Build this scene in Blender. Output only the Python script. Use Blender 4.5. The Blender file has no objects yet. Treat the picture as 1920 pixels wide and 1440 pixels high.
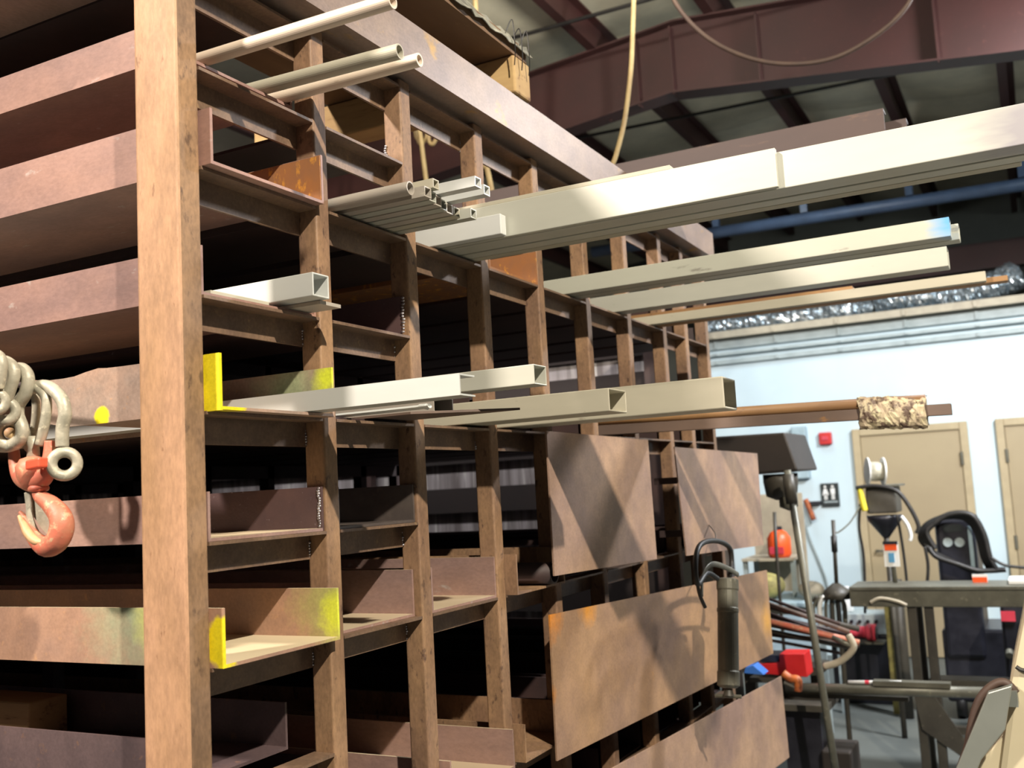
import bpy, bmesh, math, random
from mathutils import Vector, Matrix
random.seed(7)
S = bpy.context.scene
COL = S.collection
# ------------------------------------------------------------------ camera
F, YAW, PITCH, ROLL = 1891.8, 0.47438, 0.1060, -0.05476      # focal length in pixels of a 1920 wide frame
CAM = Vector((1.27, 0.0, 1.75))
fwd = Vector((-math.sin(YAW)*math.cos(PITCH), math.cos(YAW)*math.cos(PITCH), math.sin(PITCH)))
r0 = Vector((math.cos(YAW), math.sin(YAW), 0)); u0 = r0.cross(fwd)
c_, s_ = math.cos(ROLL), math.sin(ROLL)
RT, UP = c_*r0 + s_*u0, -s_*r0 + c_*u0
cd = bpy.data.cameras.new('camera'); cam = bpy.data.objects.new('camera', cd); COL.objects.link(cam)
cd.sensor_width = 36; cd.lens = 36*F/1920; cd.clip_end = 60; cd.clip_start = .05
cam.matrix_world = Matrix(((RT.x, UP.x, -fwd.x, CAM.x), (RT.y, UP.y, -fwd.y, CAM.y), (RT.z, UP.z, -fwd.z, CAM.z), (0, 0, 0, 1)))
cd.dof.use_dof = True; cd.dof.focus_distance = 2.15; cd.dof.aperture_fstop = 4.4
S.camera = cam
def at(px, py, y=None, x=None, z=None):
    """point of a known plane behind a measured pixel of the photograph"""
    d = RT*((px-960)/F) - UP*((py-720)/F) + fwd
    t = (y-CAM.y)/d.y if y is not None else (x-CAM.x)/d.x if x is not None else (z-CAM.z)/d.z
    return CAM + d*t
# ------------------------------------------------------------------ world, lights, exposure
S.view_settings.view_transform = 'Standard'; S.view_settings.look = 'None'
S.view_settings.exposure = 0.0; S.view_settings.gamma = 1; S.view_settings.use_curve_mapping = False
W = bpy.data.worlds.new('world'); S.world = W; W.use_nodes = True
W.node_tree.nodes['Background'].inputs[0].default_value = (.80, .85, 1, 1)
W.node_tree.nodes['Background'].inputs[1].default_value = 0.042
def lamp(name, loc, target, power, size, color, shape='DISK', size_y=None, spread=180):
    l = bpy.data.lights.new(name, 'AREA'); l.energy = power; l.shape = shape; l.size = size; l.color = color
    if size_y: l.size_y = size_y
    l.spread = math.radians(spread)
    o = bpy.data.objects.new(name, l); COL.objects.link(o); o.location = loc
    o.rotation_euler = (Vector(target)-Vector(loc)).to_track_quat('-Z', 'Y').to_euler()
    return o
lamp('high_bay_lamp', (3.6, -0.45, 5.35), (0, 2.4, 1.6), 590, .13, (1, .90, .74))
lamp('high_bay_lamp', (-1.5, -2.0, 4.8), (-.3, 1.5, 1.9), 395, .35, (1, .88, .76))
lamp('added_ceiling_uplight', (.2, 3.6, 4.2), (-1.0, 4.9, 5.4), 62, .5, (1, .96, .86), spread=100)  # unseen upward light, added to brighten the ceiling before the rafter
lamp('added_screen_light', (-2.0, 4.56, 3.15), (-2.0, 5.0, 1.7), 15, 3.0, (1, .97, .95), 'RECTANGLE', .06, 70)  # unseen light, added to brighten the screen behind the rack
lamp('high_bay_lamp', (3.2, 8.3, 4.6), (.6, 10.3, 1.6), 44, 1.0, (.80, .93, 1))
lamp('high_bay_lamp', (-.9, 8.5, 4.7), (-.4, 10.3, 1.4), 36, 1.0, (.80, .92, 1))
lamp('high_bay_lamp', (2.6, 6.0, 4.3), (.8, 7.4, .1), 380, .6, (.95, .97, 1))
# ------------------------------------------------------------------ materials
def lin(c):
    return tuple(((v/255)/12.92 if v/255 <= .04045 else ((v/255+.055)/1.055)**2.4) for v in c)+(1,)
MATS = {}
def mat(name, base, alt=None, spot=None, rough=.6, metal=0.0, scale=9, spot_scale=30, spot_at=.66, stretch=(1, 1, 1), bump=.15, alt_at=.5, paint=None, grain=0, dust=None):
    m = bpy.data.materials.new(name); m.use_nodes = True; N = m.node_tree.nodes; L = m.node_tree.links
    b = N['Principled BSDF']; b.inputs['Roughness'].default_value = rough; b.inputs['Metallic'].default_value = metal
    g = N.new('ShaderNodeNewGeometry'); mp = N.new('ShaderNodeMapping'); mp.inputs['Scale'].default_value = stretch
    oi = N.new('ShaderNodeObjectInfo'); ad = N.new('ShaderNodeVectorMath'); ad.operation = 'ADD'
    sc = N.new('ShaderNodeVectorMath'); sc.operation = 'SCALE'; sc.inputs['Scale'].default_value = 7.0
    cb = N.new('ShaderNodeCombineXYZ'); L.new(oi.outputs['Random'], cb.inputs[0]); L.new(oi.outputs['Random'], cb.inputs[1])
    L.new(cb.outputs[0], sc.inputs[0]); L.new(g.outputs['Position'], ad.inputs[0]); L.new(sc.outputs[0], ad.inputs[1])
    L.new(ad.outputs[0], mp.inputs['Vector'])
    def noise(s, d=5):
        n = N.new('ShaderNodeTexNoise'); n.inputs['Scale'].default_value = s; n.inputs['Detail'].default_value = d
        n.inputs['Roughness'].default_value = .62; L.new(mp.outputs[0], n.inputs['Vector']); return n
    def ramp(src, a, c):
        r = N.new('ShaderNodeMapRange'); r.inputs[1].default_value = a; r.inputs[2].default_value = c; r.clamp = True
        L.new(src, r.inputs[0]); return r.outputs[0]
    def mix(fac, A, B):
        x = N.new('ShaderNodeMix'); x.data_type = 'RGBA'
        if isinstance(fac, float): x.inputs[0].default_value = fac
        else: L.new(fac, x.inputs[0])
        for k, v in ((6, A), (7, B)):
            if isinstance(v, tuple): x.inputs[k].default_value = v
            else: L.new(v, x.inputs[k])
        return x.outputs[2]
    n1 = noise(scale); col = lin(base)
    if alt: col = mix(ramp(n1.outputs[0], alt_at-.14, alt_at+.14), lin(base), lin(alt))
    n2 = noise(spot_scale, 7)
    if spot: col = mix(ramp(n2.outputs[0], spot_at-.04, spot_at+.05), col, lin(spot))
    if paint:                                            # sprayed paint: soft blobs at places on the steel
        for (p, r, pc, hard) in paint:
            s = N.new('ShaderNodeVectorMath'); s.operation = 'DISTANCE'; s.inputs[1].default_value = p; L.new(g.outputs['Position'], s.inputs[0])
            n3 = noise(26, 3); a = N.new('ShaderNodeMath'); a.operation = 'MULTIPLY_ADD'; a.inputs[1].default_value = r*.9; L.new(n3.outputs[0], a.inputs[0]); L.new(s.outputs['Value'], a.inputs[2])
            mr = N.new('ShaderNodeMapRange'); mr.clamp = True; L.new(a.outputs[0], mr.inputs[0])
            mr.inputs[1].default_value = r*1.45; mr.inputs[2].default_value = r*(.55+.8*hard); mr.inputs[3].default_value = 0; mr.inputs[4].default_value = 1
            col = mix(mr.outputs[0], col, lin(pc))
    if grain:                                            # fine mottling of the scale and rust
        n4 = noise(150, 4); n5 = noise(17, 5)
        a1 = N.new('ShaderNodeMath'); a1.operation = 'ADD'; L.new(n4.outputs[0], a1.inputs[0]); L.new(n5.outputs[0], a1.inputs[1])
        v = N.new('ShaderNodeMapRange'); v.inputs[1].default_value = .78; v.inputs[2].default_value = 1.22; v.inputs[3].default_value = 1-grain; v.inputs[4].default_value = 1+grain*.7
        L.new(a1.outputs[0], v.inputs[0]); hv = N.new('ShaderNodeHueSaturation'); L.new(v.outputs[0], hv.inputs['Value'])
        if isinstance(col, tuple): hv.inputs['Color'].default_value = col
        else: L.new(col, hv.inputs['Color'])
        col = hv.outputs[0]
    if dust:                                             # dust lying on upward faces
        sp = N.new('ShaderNodeSeparateXYZ'); L.new(g.outputs['True Normal'], sp.inputs[0]); col = mix(ramp(sp.outputs[2], .8, .95), col, lin(dust))
    if isinstance(col, tuple): b.inputs['Base Color'].default_value = col
    else: L.new(col, b.inputs['Base Color'])
    if bump:
        bp = N.new('ShaderNodeBump'); bp.inputs['Strength'].default_value = bump; bp.inputs['Distance'].default_value = .004
        L.new(n2.outputs[0], bp.inputs['Height']); L.new(bp.outputs[0], b.inputs['Normal'])
    MATS[name] = m; return m
PEACH, MILL = (178, 134, 108), (120, 94, 86)
rust_post = mat('rusty_tan_tube', (178, 138, 108), (158, 122, 88), (120, 84, 58), rough=.62, scale=5, spot_scale=60, spot_at=.68, stretch=(1, 1, .35), bump=.2, grain=.20)
post_side = mat('darker_rusted_side', (148, 116, 86), (124, 98, 76), (96, 74, 58), rough=.65, scale=9, spot_scale=40, spot_at=.62, stretch=(1, 1, .5), bump=.2, grain=.26)
rust_bar = mat('brown_rusted_steel', (150, 118, 88), (124, 96, 76), (88, 66, 54), rough=.62, scale=7, spot_scale=55, spot_at=.63, stretch=(1, 1, .5), grain=.24)
angle_m = mat('mill_scale_angle', (108, 86, 72), (124, 100, 80), (144, 118, 88), rough=.5, metal=.15, scale=10, spot_scale=50, spot_at=.66, grain=.24)
tray_m = mat('mill_scale_channel', (170, 136, 122), (146, 120, 114), (176, 164, 158), rough=.5, metal=.15, scale=4, spot_scale=26, spot_at=.68, stretch=(.5, 1, 1), grain=.14, dust=(196, 178, 150))
tray_hi = mat('upper_mill_scale_channel', (164, 128, 114), (140, 112, 106), (176, 164, 158), rough=.5, metal=.15, scale=4, spot_scale=26, spot_at=.68, stretch=(.5, 1, 1), grain=.14)
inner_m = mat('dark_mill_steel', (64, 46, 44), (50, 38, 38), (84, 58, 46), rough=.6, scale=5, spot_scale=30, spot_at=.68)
beam_m = mat('grey_brown_beam', (146, 126, 112), (128, 112, 106), (176, 138, 70), rough=.45, metal=.2, scale=6, spot_scale=9, spot_at=.66, stretch=(1, .6, 1), grain=.16)
YL, YG = (232, 214, 30), (190, 220, 90)
tray_yel6 = mat('channel_with_yellow_spray', (178, 138, 112), (150, 120, 105), (182, 140, 108), rough=.55, scale=4, grain=.14, dust=(204, 188, 158),
    paint=[((-.18, 1.31, 1.575), .16, (150, 160, 130), 0), ((-.12, 1.31, 1.56), .08, (208, 205, 110), .1), ((.03, 1.313, 1.52), .05, YL, .9), ((.02, 1.628, 1.55), .12, (176, 180, 100), .0), ((.025, 1.628, 1.53), .055, (220, 226, 70), .5)])
tray_yel4 = mat('torn_channel_with_yellow_spray', (168, 136, 116), (150, 132, 120), (190, 140, 90), rough=.55, scale=5, grain=.18,
    paint=[((-.262, 1.31, 1.93), .022, YL, .8), ((.03, 1.312, 1.96), .075, YL, 1.0), ((-.08, 1.63, 1.98), .12, (150, 155, 120), .0), ((.02, 1.63, 2.0), .045, (214, 220, 60), .4)])
orange_m = mat('orange_rust_channel', (134, 94, 66), (152, 100, 56), (204, 142, 52), rough=.7, scale=14, spot_scale=34, spot_at=.60, stretch=(1, 1, .6))
purple_m = mat('purple_mill_channel', (110, 86, 84), (92, 74, 76), (170, 160, 168), rough=.38, metal=.35, scale=6, spot_scale=90, spot_at=.7)
chalk_m = mat('grey_channel_with_chalk', (104, 94, 88), (84, 76, 74), (110, 96, 88), rough=.4, metal=.3,
    paint=[((-.10, 1.985, 1.745), .016, (224, 216, 130), .5), ((-.03, 1.985, 1.755), .012, (214, 206, 120), .4), ((-.12, 1.985, 1.779), .020, (205, 175, 70), .7)])
alu = mat('pale_aluminium', (190, 190, 178), (172, 172, 162), (138, 138, 128), rough=.42, metal=.12, scale=3, spot_scale=70, spot_at=.76, stretch=(.25, 1, 1), bump=.03)
alu_b = mat('bright_aluminium', (210, 212, 210), (192, 194, 190), (158, 156, 150), rough=.38, metal=.12, scale=3, spot_scale=60, spot_at=.75, stretch=(.25, 1, 1), bump=.03)
alu_y = mat('dusty_yellowed_aluminium', (186, 180, 162), (170, 165, 148), (138, 130, 114), rough=.55, metal=.05, scale=4, spot_scale=50, spot_at=.7, stretch=(.3, 1, 1), bump=.05)
alu_g = mat('dull_aluminium', (182, 174, 164), (166, 158, 148), (192, 186, 170), rough=.5, metal=.15, scale=3, stretch=(.3, 1, 1), bump=.04)
alu_s = mat('stained_aluminium_end', (192, 192, 182), (178, 178, 168), (150, 148, 142), rough=.42, metal=.12, scale=3, spot_scale=60, spot_at=.74, stretch=(.25, 1, 1), bump=.03,
    paint=[((1.34, 2.15, 2.36), .17, (150, 147, 152), .3)])
alu_blue = mat('aluminium_with_blue_mark', (180, 181, 168), (168, 168, 156), (140, 138, 128), rough=.45, metal=.1, scale=3, stretch=(.25, 1, 1), bump=.03,
    paint=[((1.125, 2.90, 2.40), .07, (96, 158, 214), .2)])
pipe_w = mat('white_painted_pipe', (222, 206, 188), (206, 188, 170), (170, 150, 130), rough=.45, scale=5, spot_scale=40, spot_at=.72, stretch=(.4, 1, 1), bump=.04)
pipe_b = mat('brown_rusty_pipe', (160, 122, 78), (132, 98, 66), (96, 70, 50), rough=.6, scale=4, stretch=(.4, 1, 1))
flat_b = mat('brown_flat_bar', (118, 98, 86), (100, 84, 76), (150, 110, 70), rough=.55, metal=.1, scale=5, stretch=(.4, 1, 1))
dark_beam = mat('dark_brown_beam', (72, 55, 51), (62, 48, 46), (86, 66, 56), rough=.55, scale=3, stretch=(.3, 1, 1))
inner_p = mat('shadowed_purple_channel', (96, 78, 78), (78, 64, 66), (112, 84, 70), rough=.55, scale=5, grain=.14)  # dark shade of the recessed first-bay shelf put into its colour
plate_m = mat('mill_scale_plate', (176, 144, 118), (146, 120, 108), (190, 152, 110), rough=.5, metal=.08, grain=.16, scale=3.2, spot_scale=22, spot_at=.70, bump=.05)
plate_o = mat('rust_edged_plate', (168, 134, 102), (142, 114, 96), (180, 134, 84), rough=.5, metal=.08, grain=.16, scale=3, spot_scale=20, spot_at=.70, bump=.05,
    paint=[((.05, 2.52, 1.42), .10, (214, 132, 36), .0), ((.06, 2.75, 1.41), .07, (208, 140, 50), .0), ((.05, 2.51, 1.2), .03, (190, 120, 40), 0), ((.19, 4.36, 1.15), .09, (200, 150, 80), 0)])
wood_m = mat('weathered_timber', (186, 156, 108), (160, 128, 86), (120, 90, 60), rough=.75, scale=6, spot_scale=24, spot_at=.62, stretch=(.25, 1, 1.6))
deck_m = mat('old_plywood_deck', (118, 90, 64), (96, 72, 52), (150, 122, 86), rough=.8, scale=5, stretch=(1, .2, 1))
plastic_w = mat('torn_plastic_film', (150, 148, 136), (110, 108, 100), rough=.3, bump=.3)
weld_m = mat('bright_weld', (200, 196, 200), (120, 110, 112), rough=.3, metal=.6, scale=60)
galv = mat('galvanized_forged_steel', (184, 178, 160), (154, 150, 134), (206, 200, 178), rough=.45, metal=.15, scale=30, spot_scale=70, spot_at=.62, bump=.3)
hookred = mat('worn_red_paint', (204, 108, 86), (188, 122, 96), (196, 164, 130), rough=.5, scale=22, spot_scale=60, spot_at=.6, bump=.3)
hookbright = mat('bright_red_paint', (226, 78, 52), (214, 90, 62), rough=.45)
hookbare = mat('bare_dusty_hook_steel', (206, 178, 132), (186, 120, 88), rough=.55, scale=20)
maroon = mat('maroon_primer', (60, 28, 24), (52, 26, 22), (70, 38, 32), rough=.6, scale=2)
insul = mat('white_vinyl_insulation', (206, 198, 174), (180, 174, 154), rough=.6, scale=2.2, bump=.2)
farwall_m = mat('grey_far_wall', (104, 104, 94), (92, 92, 84), rough=.8, scale=1.5)
wallwhite = mat('white_office_wall', (200, 219, 228), (194, 213, 223), rough=.55, scale=1.5, bump=.02)
trimgrey = mat('grey_trim', (166, 178, 180), (150, 162, 164), rough=.5)
beige = mat('beige_ledge', (176, 166, 146), (160, 150, 132), rough=.6)
doorm = mat('tan_door_paint', (164, 148, 118), (156, 140, 112), rough=.5, scale=1.2, bump=.02)
framem = mat('tan_frame_paint', (178, 162, 130), (168, 152, 122), rough=.5)
foil = mat('crinkled_foil', (190, 196, 200), (150, 160, 166), (236, 240, 240), rough=.22, metal=.85, scale=16, spot_scale=14, spot_at=.6, bump=1.0)
bluep = mat('blue_painted_pipe', (78, 96, 122), (64, 76, 96), rough=.45, scale=2)
black = mat('black_rubber', (28, 26, 26), (40, 38, 36), rough=.5)
blk2 = mat('black_machine_paint', (26, 26, 34), (40, 40, 48), rough=.35)
darkm = mat('dark_oily_steel', (70, 66, 58), (54, 50, 44), (96, 90, 78), rough=.5, scale=6)
greym = mat('grey_oily_steel', (112, 110, 98), (90, 88, 78), (140, 136, 120), rough=.45, metal=.3, scale=6)
board_m = mat('dark_red_brown_board', (30, 19, 18), (25, 16, 16), rough=.8, scale=4)
hood_m = mat('dark_brown_hood', (50, 42, 38), (42, 36, 33), rough=.55, scale=4)
hose_y = mat('dusty_tan_hose', (160, 140, 96), (140, 118, 80), rough=.6)
hose_b = mat('dark_brown_hose', (84, 66, 56), (70, 54, 48), rough=.6)
floor_m = mat('worn_grey_concrete', (98, 102, 99), (88, 92, 89), (74, 77, 75), rough=.55, scale=1.3, spot_scale=8, spot_at=.66, bump=.04)
corr_m = mat('grey_liner_panel', (160, 156, 156), (130, 124, 126), (190, 186, 184), rough=.6, scale=3, stretch=(1, 8, .3))
screen_m = mat('streaked_pale_panel', (150, 144, 146), (92, 84, 84), (176, 172, 170), rough=.7, scale=6, spot_scale=9, spot_at=.6, stretch=(3, 1, .12))
redp = mat('red_paint', (200, 40, 40), (180, 30, 34), rough=.4)
pinkred = mat('faded_red_plastic', (204, 66, 84), (190, 54, 70), rough=.4)
orangep = mat('orange_plastic', (240, 92, 40), (226, 84, 36), rough=.4)
bluepl = mat('blue_plastic', (60, 110, 190), rough=.4)
yelp = mat('yellow_paint', (226, 214, 60), (214, 196, 60), rough=.5)
whitep = mat('white_plastic', (232, 232, 230), rough=.4)
paleblue = mat('pale_blue_enamel', (168, 190, 200), (150, 172, 182), rough=.45)
olive = mat('olive_yellow_canvas', (170, 160, 96), (120, 112, 70), rough=.8, scale=12)
orangerust = mat('orange_clamp', (196, 104, 48), (120, 60, 34), rough=.5, scale=20)
creamp = mat('cream_machine_paint', (214, 202, 172), (204, 192, 162), rough=.45, scale=2, bump=.02)
greyp = mat('brushed_grey_panel', (140, 144, 138), (126, 130, 124), rough=.35, metal=.35, scale=2, bump=.02)
wrap_m = mat('peeling_tape_wrap', (206, 196, 160), (170, 150, 130), (96, 78, 66), rough=.6, scale=26, spot_scale=34, spot_at=.52, bump=.6)
label_bl = mat('printed_blue_mark', (90, 150, 190), rough=.5)
signblk = mat('black_sign', (34, 42, 44), rough=.4)
# ------------------------------------------------------------------ mesh helpers
def link(name, bm, m, parent=None, bev=0, smooth=False, loc=None, seg=2):
    me = bpy.data.meshes.new(name); bmesh.ops.recalc_face_normals(bm, faces=bm.faces); bm.to_mesh(me); bm.free()
    me.materials.append(m); o = bpy.data.objects.new(name, me); COL.objects.link(o)
    if parent: o.parent = parent
    if smooth:
        for p in me.polygons: p.use_smooth = True
    if bev:
        b = o.modifiers.new('bevel', 'BEVEL'); b.width = bev; b.segments = seg; b.limit_method = 'ANGLE'; b.angle_limit = math.radians(40)
    return o
def tag(o, label, cat, group=None):
    o['label'] = label; o['category'] = cat
    if group: o['group'] = group
    return o
def struct(o): o['kind'] = 'structure'; return o
def empty(name, label, cat, loc=(0, 0, 0), group=None):
    o = bpy.data.objects.new(name, None); COL.objects.link(o); o.empty_display_size = .05
    tag(o, label, cat, group); o['_at'] = 0; del o['_at']; return o
def NB(): return bmesh.new()
def box(bm, x0, x1, y0, y1, z0, z1):
    v = [bm.verts.new((x, y, z)) for x in (x0, x1) for y in (y0, y1) for z in (z0, z1)]
    for f in ((0, 1, 3, 2), (4, 6, 7, 5), (0, 4, 5, 1), (2, 3, 7, 6), (0, 2, 6, 4), (1, 5, 7, 3)): bm.faces.new([v[i] for i in f])
    return bm
def B(*a): return box(NB(), *a)
def prism(bm, pts, axis, a, b):
    """closed outline pts extruded from a to b along axis (0,1,2)"""
    def P(p, t):
        return (t, p[0], p[1]) if axis == 0 else (p[0], t, p[1]) if axis == 1 else (p[0], p[1], t)
    A = [bm.verts.new(P(p, a)) for p in pts]; C = [bm.verts.new(P(p, b)) for p in pts]; n = len(pts)
    bm.faces.new(A); bm.faces.new(C[::-1])
    for i in range(n): bm.faces.new((A[i], A[(i+1) % n], C[(i+1) % n], C[i]))
    return bm
def hollow(bm, out, inn, p0, p1, basis):
    """tube wall between two matching outlines swept from p0 to p1"""
    e1, e2 = basis; p0, p1 = Vector(p0), Vector(p1); n = len(out); R = []
    for p in (p0, p1):
        for L in (out, inn): R.append([bm.verts.new(p+e1*a+e2*b) for a, b in L])
    for i in range(n):
        j = (i+1) % n
        bm.faces.new((R[0][i], R[0][j], R[2][j], R[2][i])); bm.faces.new((R[1][i], R[3][i], R[3][j], R[1][j]))
        bm.faces.new((R[0][i], R[1][i], R[1][j], R[0][j])); bm.faces.new((R[2][i], R[2][j], R[3][j], R[3][i]))
    return bm
EY, EZ = Vector((0, 1, 0)), Vector((0, 0, 1))
def rect_tube(x0, x1, y0, y1, z0, z1, t=.003, dy=0, dz=0):
    w, h = (y1-y0)/2, (z1-z0)/2; o = [(-w, -h), (w, -h), (w, h), (-w, h)]; i = [(-w+t, -h+t), (w-t, -h+t), (w-t, h-t), (-w+t, h-t)]
    return hollow(NB(), o, i, (x0, (y0+y1)/2, (z0+z1)/2), (x1, (y0+y1)/2+dy, (z0+z1)/2+dz), (EY, EZ))
def round_tube(p0, p1, r, t=.003, n=28):
    d = (Vector(p1)-Vector(p0)).normalized(); a = EZ if abs(d.z) < .9 else Vector((1, 0, 0))
    e1 = d.cross(a).normalized(); e2 = e1.cross(d)
    c = [(math.cos(2*math.pi*k/n), math.sin(2*math.pi*k/n)) for k in range(n)]
    return hollow(NB(), [(r*x, r*y) for x, y in c], [((r-t)*x, (r-t)*y) for x, y in c], p0, p1, (e1, e2))
def cr(pts, k=8):
    P = [pts[0]]+list(pts)+[pts[-1]]; out = []
    for i in range(1, len(P)-2):
        a, b, c, d = (list(q) for q in P[i-1:i+3])
        for s in range(k):
            t = s/k; out.append([.5*((2*b[j])+(-a[j]+c[j])*t+(2*a[j]-5*b[j]+4*c[j]-d[j])*t*t+(-a[j]+3*b[j]-3*c[j]+d[j])*t**3) for j in range(len(b))])
    out.append(list(pts[-1])); return out
def sweep(bm, pts, r=None, n=12, k=8, flat=(1, 1), up=None):
    """smooth solid tube through points (x,y,z[,r])"""
    pts = [tuple(p)+((r,) if len(p) == 3 else ()) for p in pts]; C = cr(pts, k) if k > 1 else [list(p) for p in pts]
    rings = []; prev = None
    for i, p in enumerate(C):
        q = Vector(C[min(i+1, len(C)-1)][:3])-Vector(C[max(i-1, 0)][:3]); q.normalize()
        if prev is None:
            a = up or (EZ if abs(q.z) < .9 else Vector((1, 0, 0))); e1 = q.cross(a).normalized()
        else: e1 = (prev-q*prev.dot(q)).normalized()
        prev = e1; e2 = q.cross(e1)
        rings.append([bm.verts.new(Vector(p[:3])+(e1*math.cos(2*math.pi*s/n)*flat[0]+e2*math.sin(2*math.pi*s/n)*flat[1])*p[3]) for s in range(n)])
    for A, D in zip(rings, rings[1:]):
        for s in range(n): bm.faces.new((A[s], A[(s+1) % n], D[(s+1) % n], D[s]))
    bm.faces.new(rings[0][::-1]); bm.faces.new(rings[-1]); return bm
def rod(p0, p1, r, n=20, bm=None): return sweep(bm or NB(), [p0, p1], r, n, 1)
def lathe(bm, prof, c, axis=2, n=28, ax=None):
    """prof = (radius, height) list round an axis through c"""
    d = ax.normalized() if ax else Vector([1 if i == axis else 0 for i in range(3)]); a = EZ if abs(d.z) < .9 else Vector((1, 0, 0))
    e1 = d.cross(a).normalized(); e2 = d.cross(e1); c = Vector(c); R = []
    for r, h in prof: R.append([bm.verts.new(c+d*h+(e1*math.cos(2*math.pi*s/n)+e2*math.sin(2*math.pi*s/n))*max(r, 1e-4)) for s in range(n)])
    for A, D in zip(R, R[1:]):
        for s in range(n): bm.faces.new((A[s], A[(s+1) % n], D[(s+1) % n], D[s]))
    bm.faces.new(R[0][::-1]); bm.faces.new(R[-1]); return bm
def ring(bm, c, R, r, ax, n=32, m=14, flat=1.0):
    d = ax.normalized(); a = EZ if abs(d.z) < .9 else Vector((1, 0, 0)); e1 = d.cross(a).normalized(); e2 = d.cross(e1); c = Vector(c); G = []
    for i in range(n):
        t = 2*math.pi*i/n; q = e1*math.cos(t)+e2*math.sin(t)
        G.append([bm.verts.new(c+q*(R+r*math.cos(2*math.pi*j/m))+d*r*flat*math.sin(2*math.pi*j/m)) for j in range(m)])
    for i in range(n):
        for j in range(m): bm.faces.new((G[i][j], G[(i+1) % n][j], G[(i+1) % n][(j+1) % m], G[i][(j+1) % m]))
    return bm
# ------------------------------------------------------------------ setting
struct(link('floor', B(-7, 6, -2.5, 14.2, -.1, 0), floor_m))
struct(link('wall_left', (lambda bm: ([prism(bm, [(-6.9, y), (-6.86, y+.03), (-6.86, y+.09), (-6.9, y+.12)], 2, 0, 4.6) for y in [2+.2*i for i in range(60)]], box(bm, -7, -6.9, 1, 14.2, 0, 4.9))[1])(NB()), corr_m))
struct(link('wall_far', B(-1.72, 3.4, 10.3, 10.45, 0, 3.22), wallwhite))
struct(link('wall_back', B(-7, 6, 14.1, 14.2, 0, 6), farwall_m))
# roof: vinyl faced insulation with shallow sag between purlins
bm = NB(); xs = [-6.5+.3*i for i in range(42)]; RZ = lambda x: 5.42-.115*abs(x+.8)
PUR = [-4.15, -3.25, -2.35, -1.42, -.5, .42, 1.34, 2.26, 3.18, 4.1]
for y0 in [2.0+i*1.35 for i in range(9)]:
    G = []
    for j in range(7):
        y = y0+1.35*j/6
        G.append([bm.verts.new((x, y, RZ(x)-.05*math.sin(math.pi*j/6)-.03*abs(math.sin((x+1.42)/.92*math.pi)))) for x in [-6.5+.15*i for i in range(84)]])
    for a, b in zip(G, G[1:]):
        for i in range(83): bm.faces.new((a[i], a[i+1], b[i+1], b[i]))
for f in bm.faces: f.smooth = True
struct(link('ceiling', bm, insul))
wall_trims = []
for i, (z0, z1, d, m) in enumerate([(3.20, 3.27, .16, beige), (3.10, 3.19, .05, trimgrey), (3.03, 3.06, .07, trimgrey), (2.94, 2.985, .05, trimgrey)]):
    bm = B(-1.72, 3.4, 10.3-d, 10.3, z0, z1)
    for k in range(8): box(bm, -1.6+k*.62, -1.57+k*.62, 10.3-d-.015, 10.3-d, z0+.005, z1-.005)
    struct(link('trim_%d' % (i+1), bm, m))
def door(n, x0, x1, hinge, z1=2.17):
    d = bpy.data.objects.new('door_%d' % n, None); COL.objects.link(d); struct(d)
    bm = NB(); w = .07; y0 = 10.24
    box(bm, x0, x0+w, y0, 10.3, 0, z1); box(bm, x1-w, x1, y0, 10.3, 0, z1); box(bm, x0+w, x1-w, y0, 10.3, z1-w, z1)
    link('door_frame', bm, framem, d, .006)
    pan = link('door_panel', B(x0+w+.004, x1-w-.004, 10.262, 10.299, .01, z1-w-.004), doorm, d, .003)
    hx = x1-w if hinge > 0 else x0+w
    for z in (.25, 1.05, 1.83): link('hinge', rod((hx, 10.235, z-.06), (hx, 10.235, z+.06), .014), greym, pan)
    kx = x0+w+.07 if hinge > 0 else x1-w-.07
    link('door_handle', sweep(NB(), [(kx, 10.26, 1.0), (kx, 10.21, 1.0), (kx+.09*hinge, 10.20, 1.0)], .011, k=3), greym, pan)
door(1, -.31, .72, 1); door(2, .955, 1.98, -1)
# maroon gable rafter: web with flanges and stiffeners
bot = [(-5.2, 4.15), (-.85, 4.60), (5.2, 3.90)]; top = [(5.2, 4.55), (-.8, 5.12), (-5.2, 4.72)]
ra = empty('roof_rafter', 'wide maroon steel rafter spanning the ceiling above the rack', 'beam')
link('web', prism(NB(), bot+top, 1, 7.0, 7.012), maroon, ra)
bm = NB()
for p, q in ((bot[0], bot[1]), (bot[1], bot[2])): prism(bm, [(p[0], p[1]-.014), (q[0], q[1]-.014), (q[0], q[1]), (p[0], p[1])], 1, 6.92, 7.10)
link('bottom_flange', bm, maroon, ra)
bm = NB()
for p, q in ((top[2], top[1]), (top[1], top[0])): prism(bm, [(p[0], p[1]), (q[0], q[1]), (q[0], q[1]+.014), (p[0], p[1]+.014)], 1, 6.92, 7.10)
link('top_flange', bm, maroon, ra)
for x in (-3.2, -2.2, -1.1, -.83, -.2, .95, 2.1): link('stiffener', B(x-.006, x+.006, 6.93, 7.0, 4.58-.12*abs(x+.8), 5.10-.11*abs(x+.8)), maroon, ra)
for k, x in enumerate((-1.42, -.5, .42, 1.34)):
    bm = NB(); z1 = 4.52-.115*abs(x+.8); z0 = z1
    sweep(bm, [(x+.05, 7.03, z1+.08), (x+.05, 8.0, 5.1-.115*abs(x+.8))], .012, 8, 1)
    link('flange_brace', bm, maroon, ra)
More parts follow.
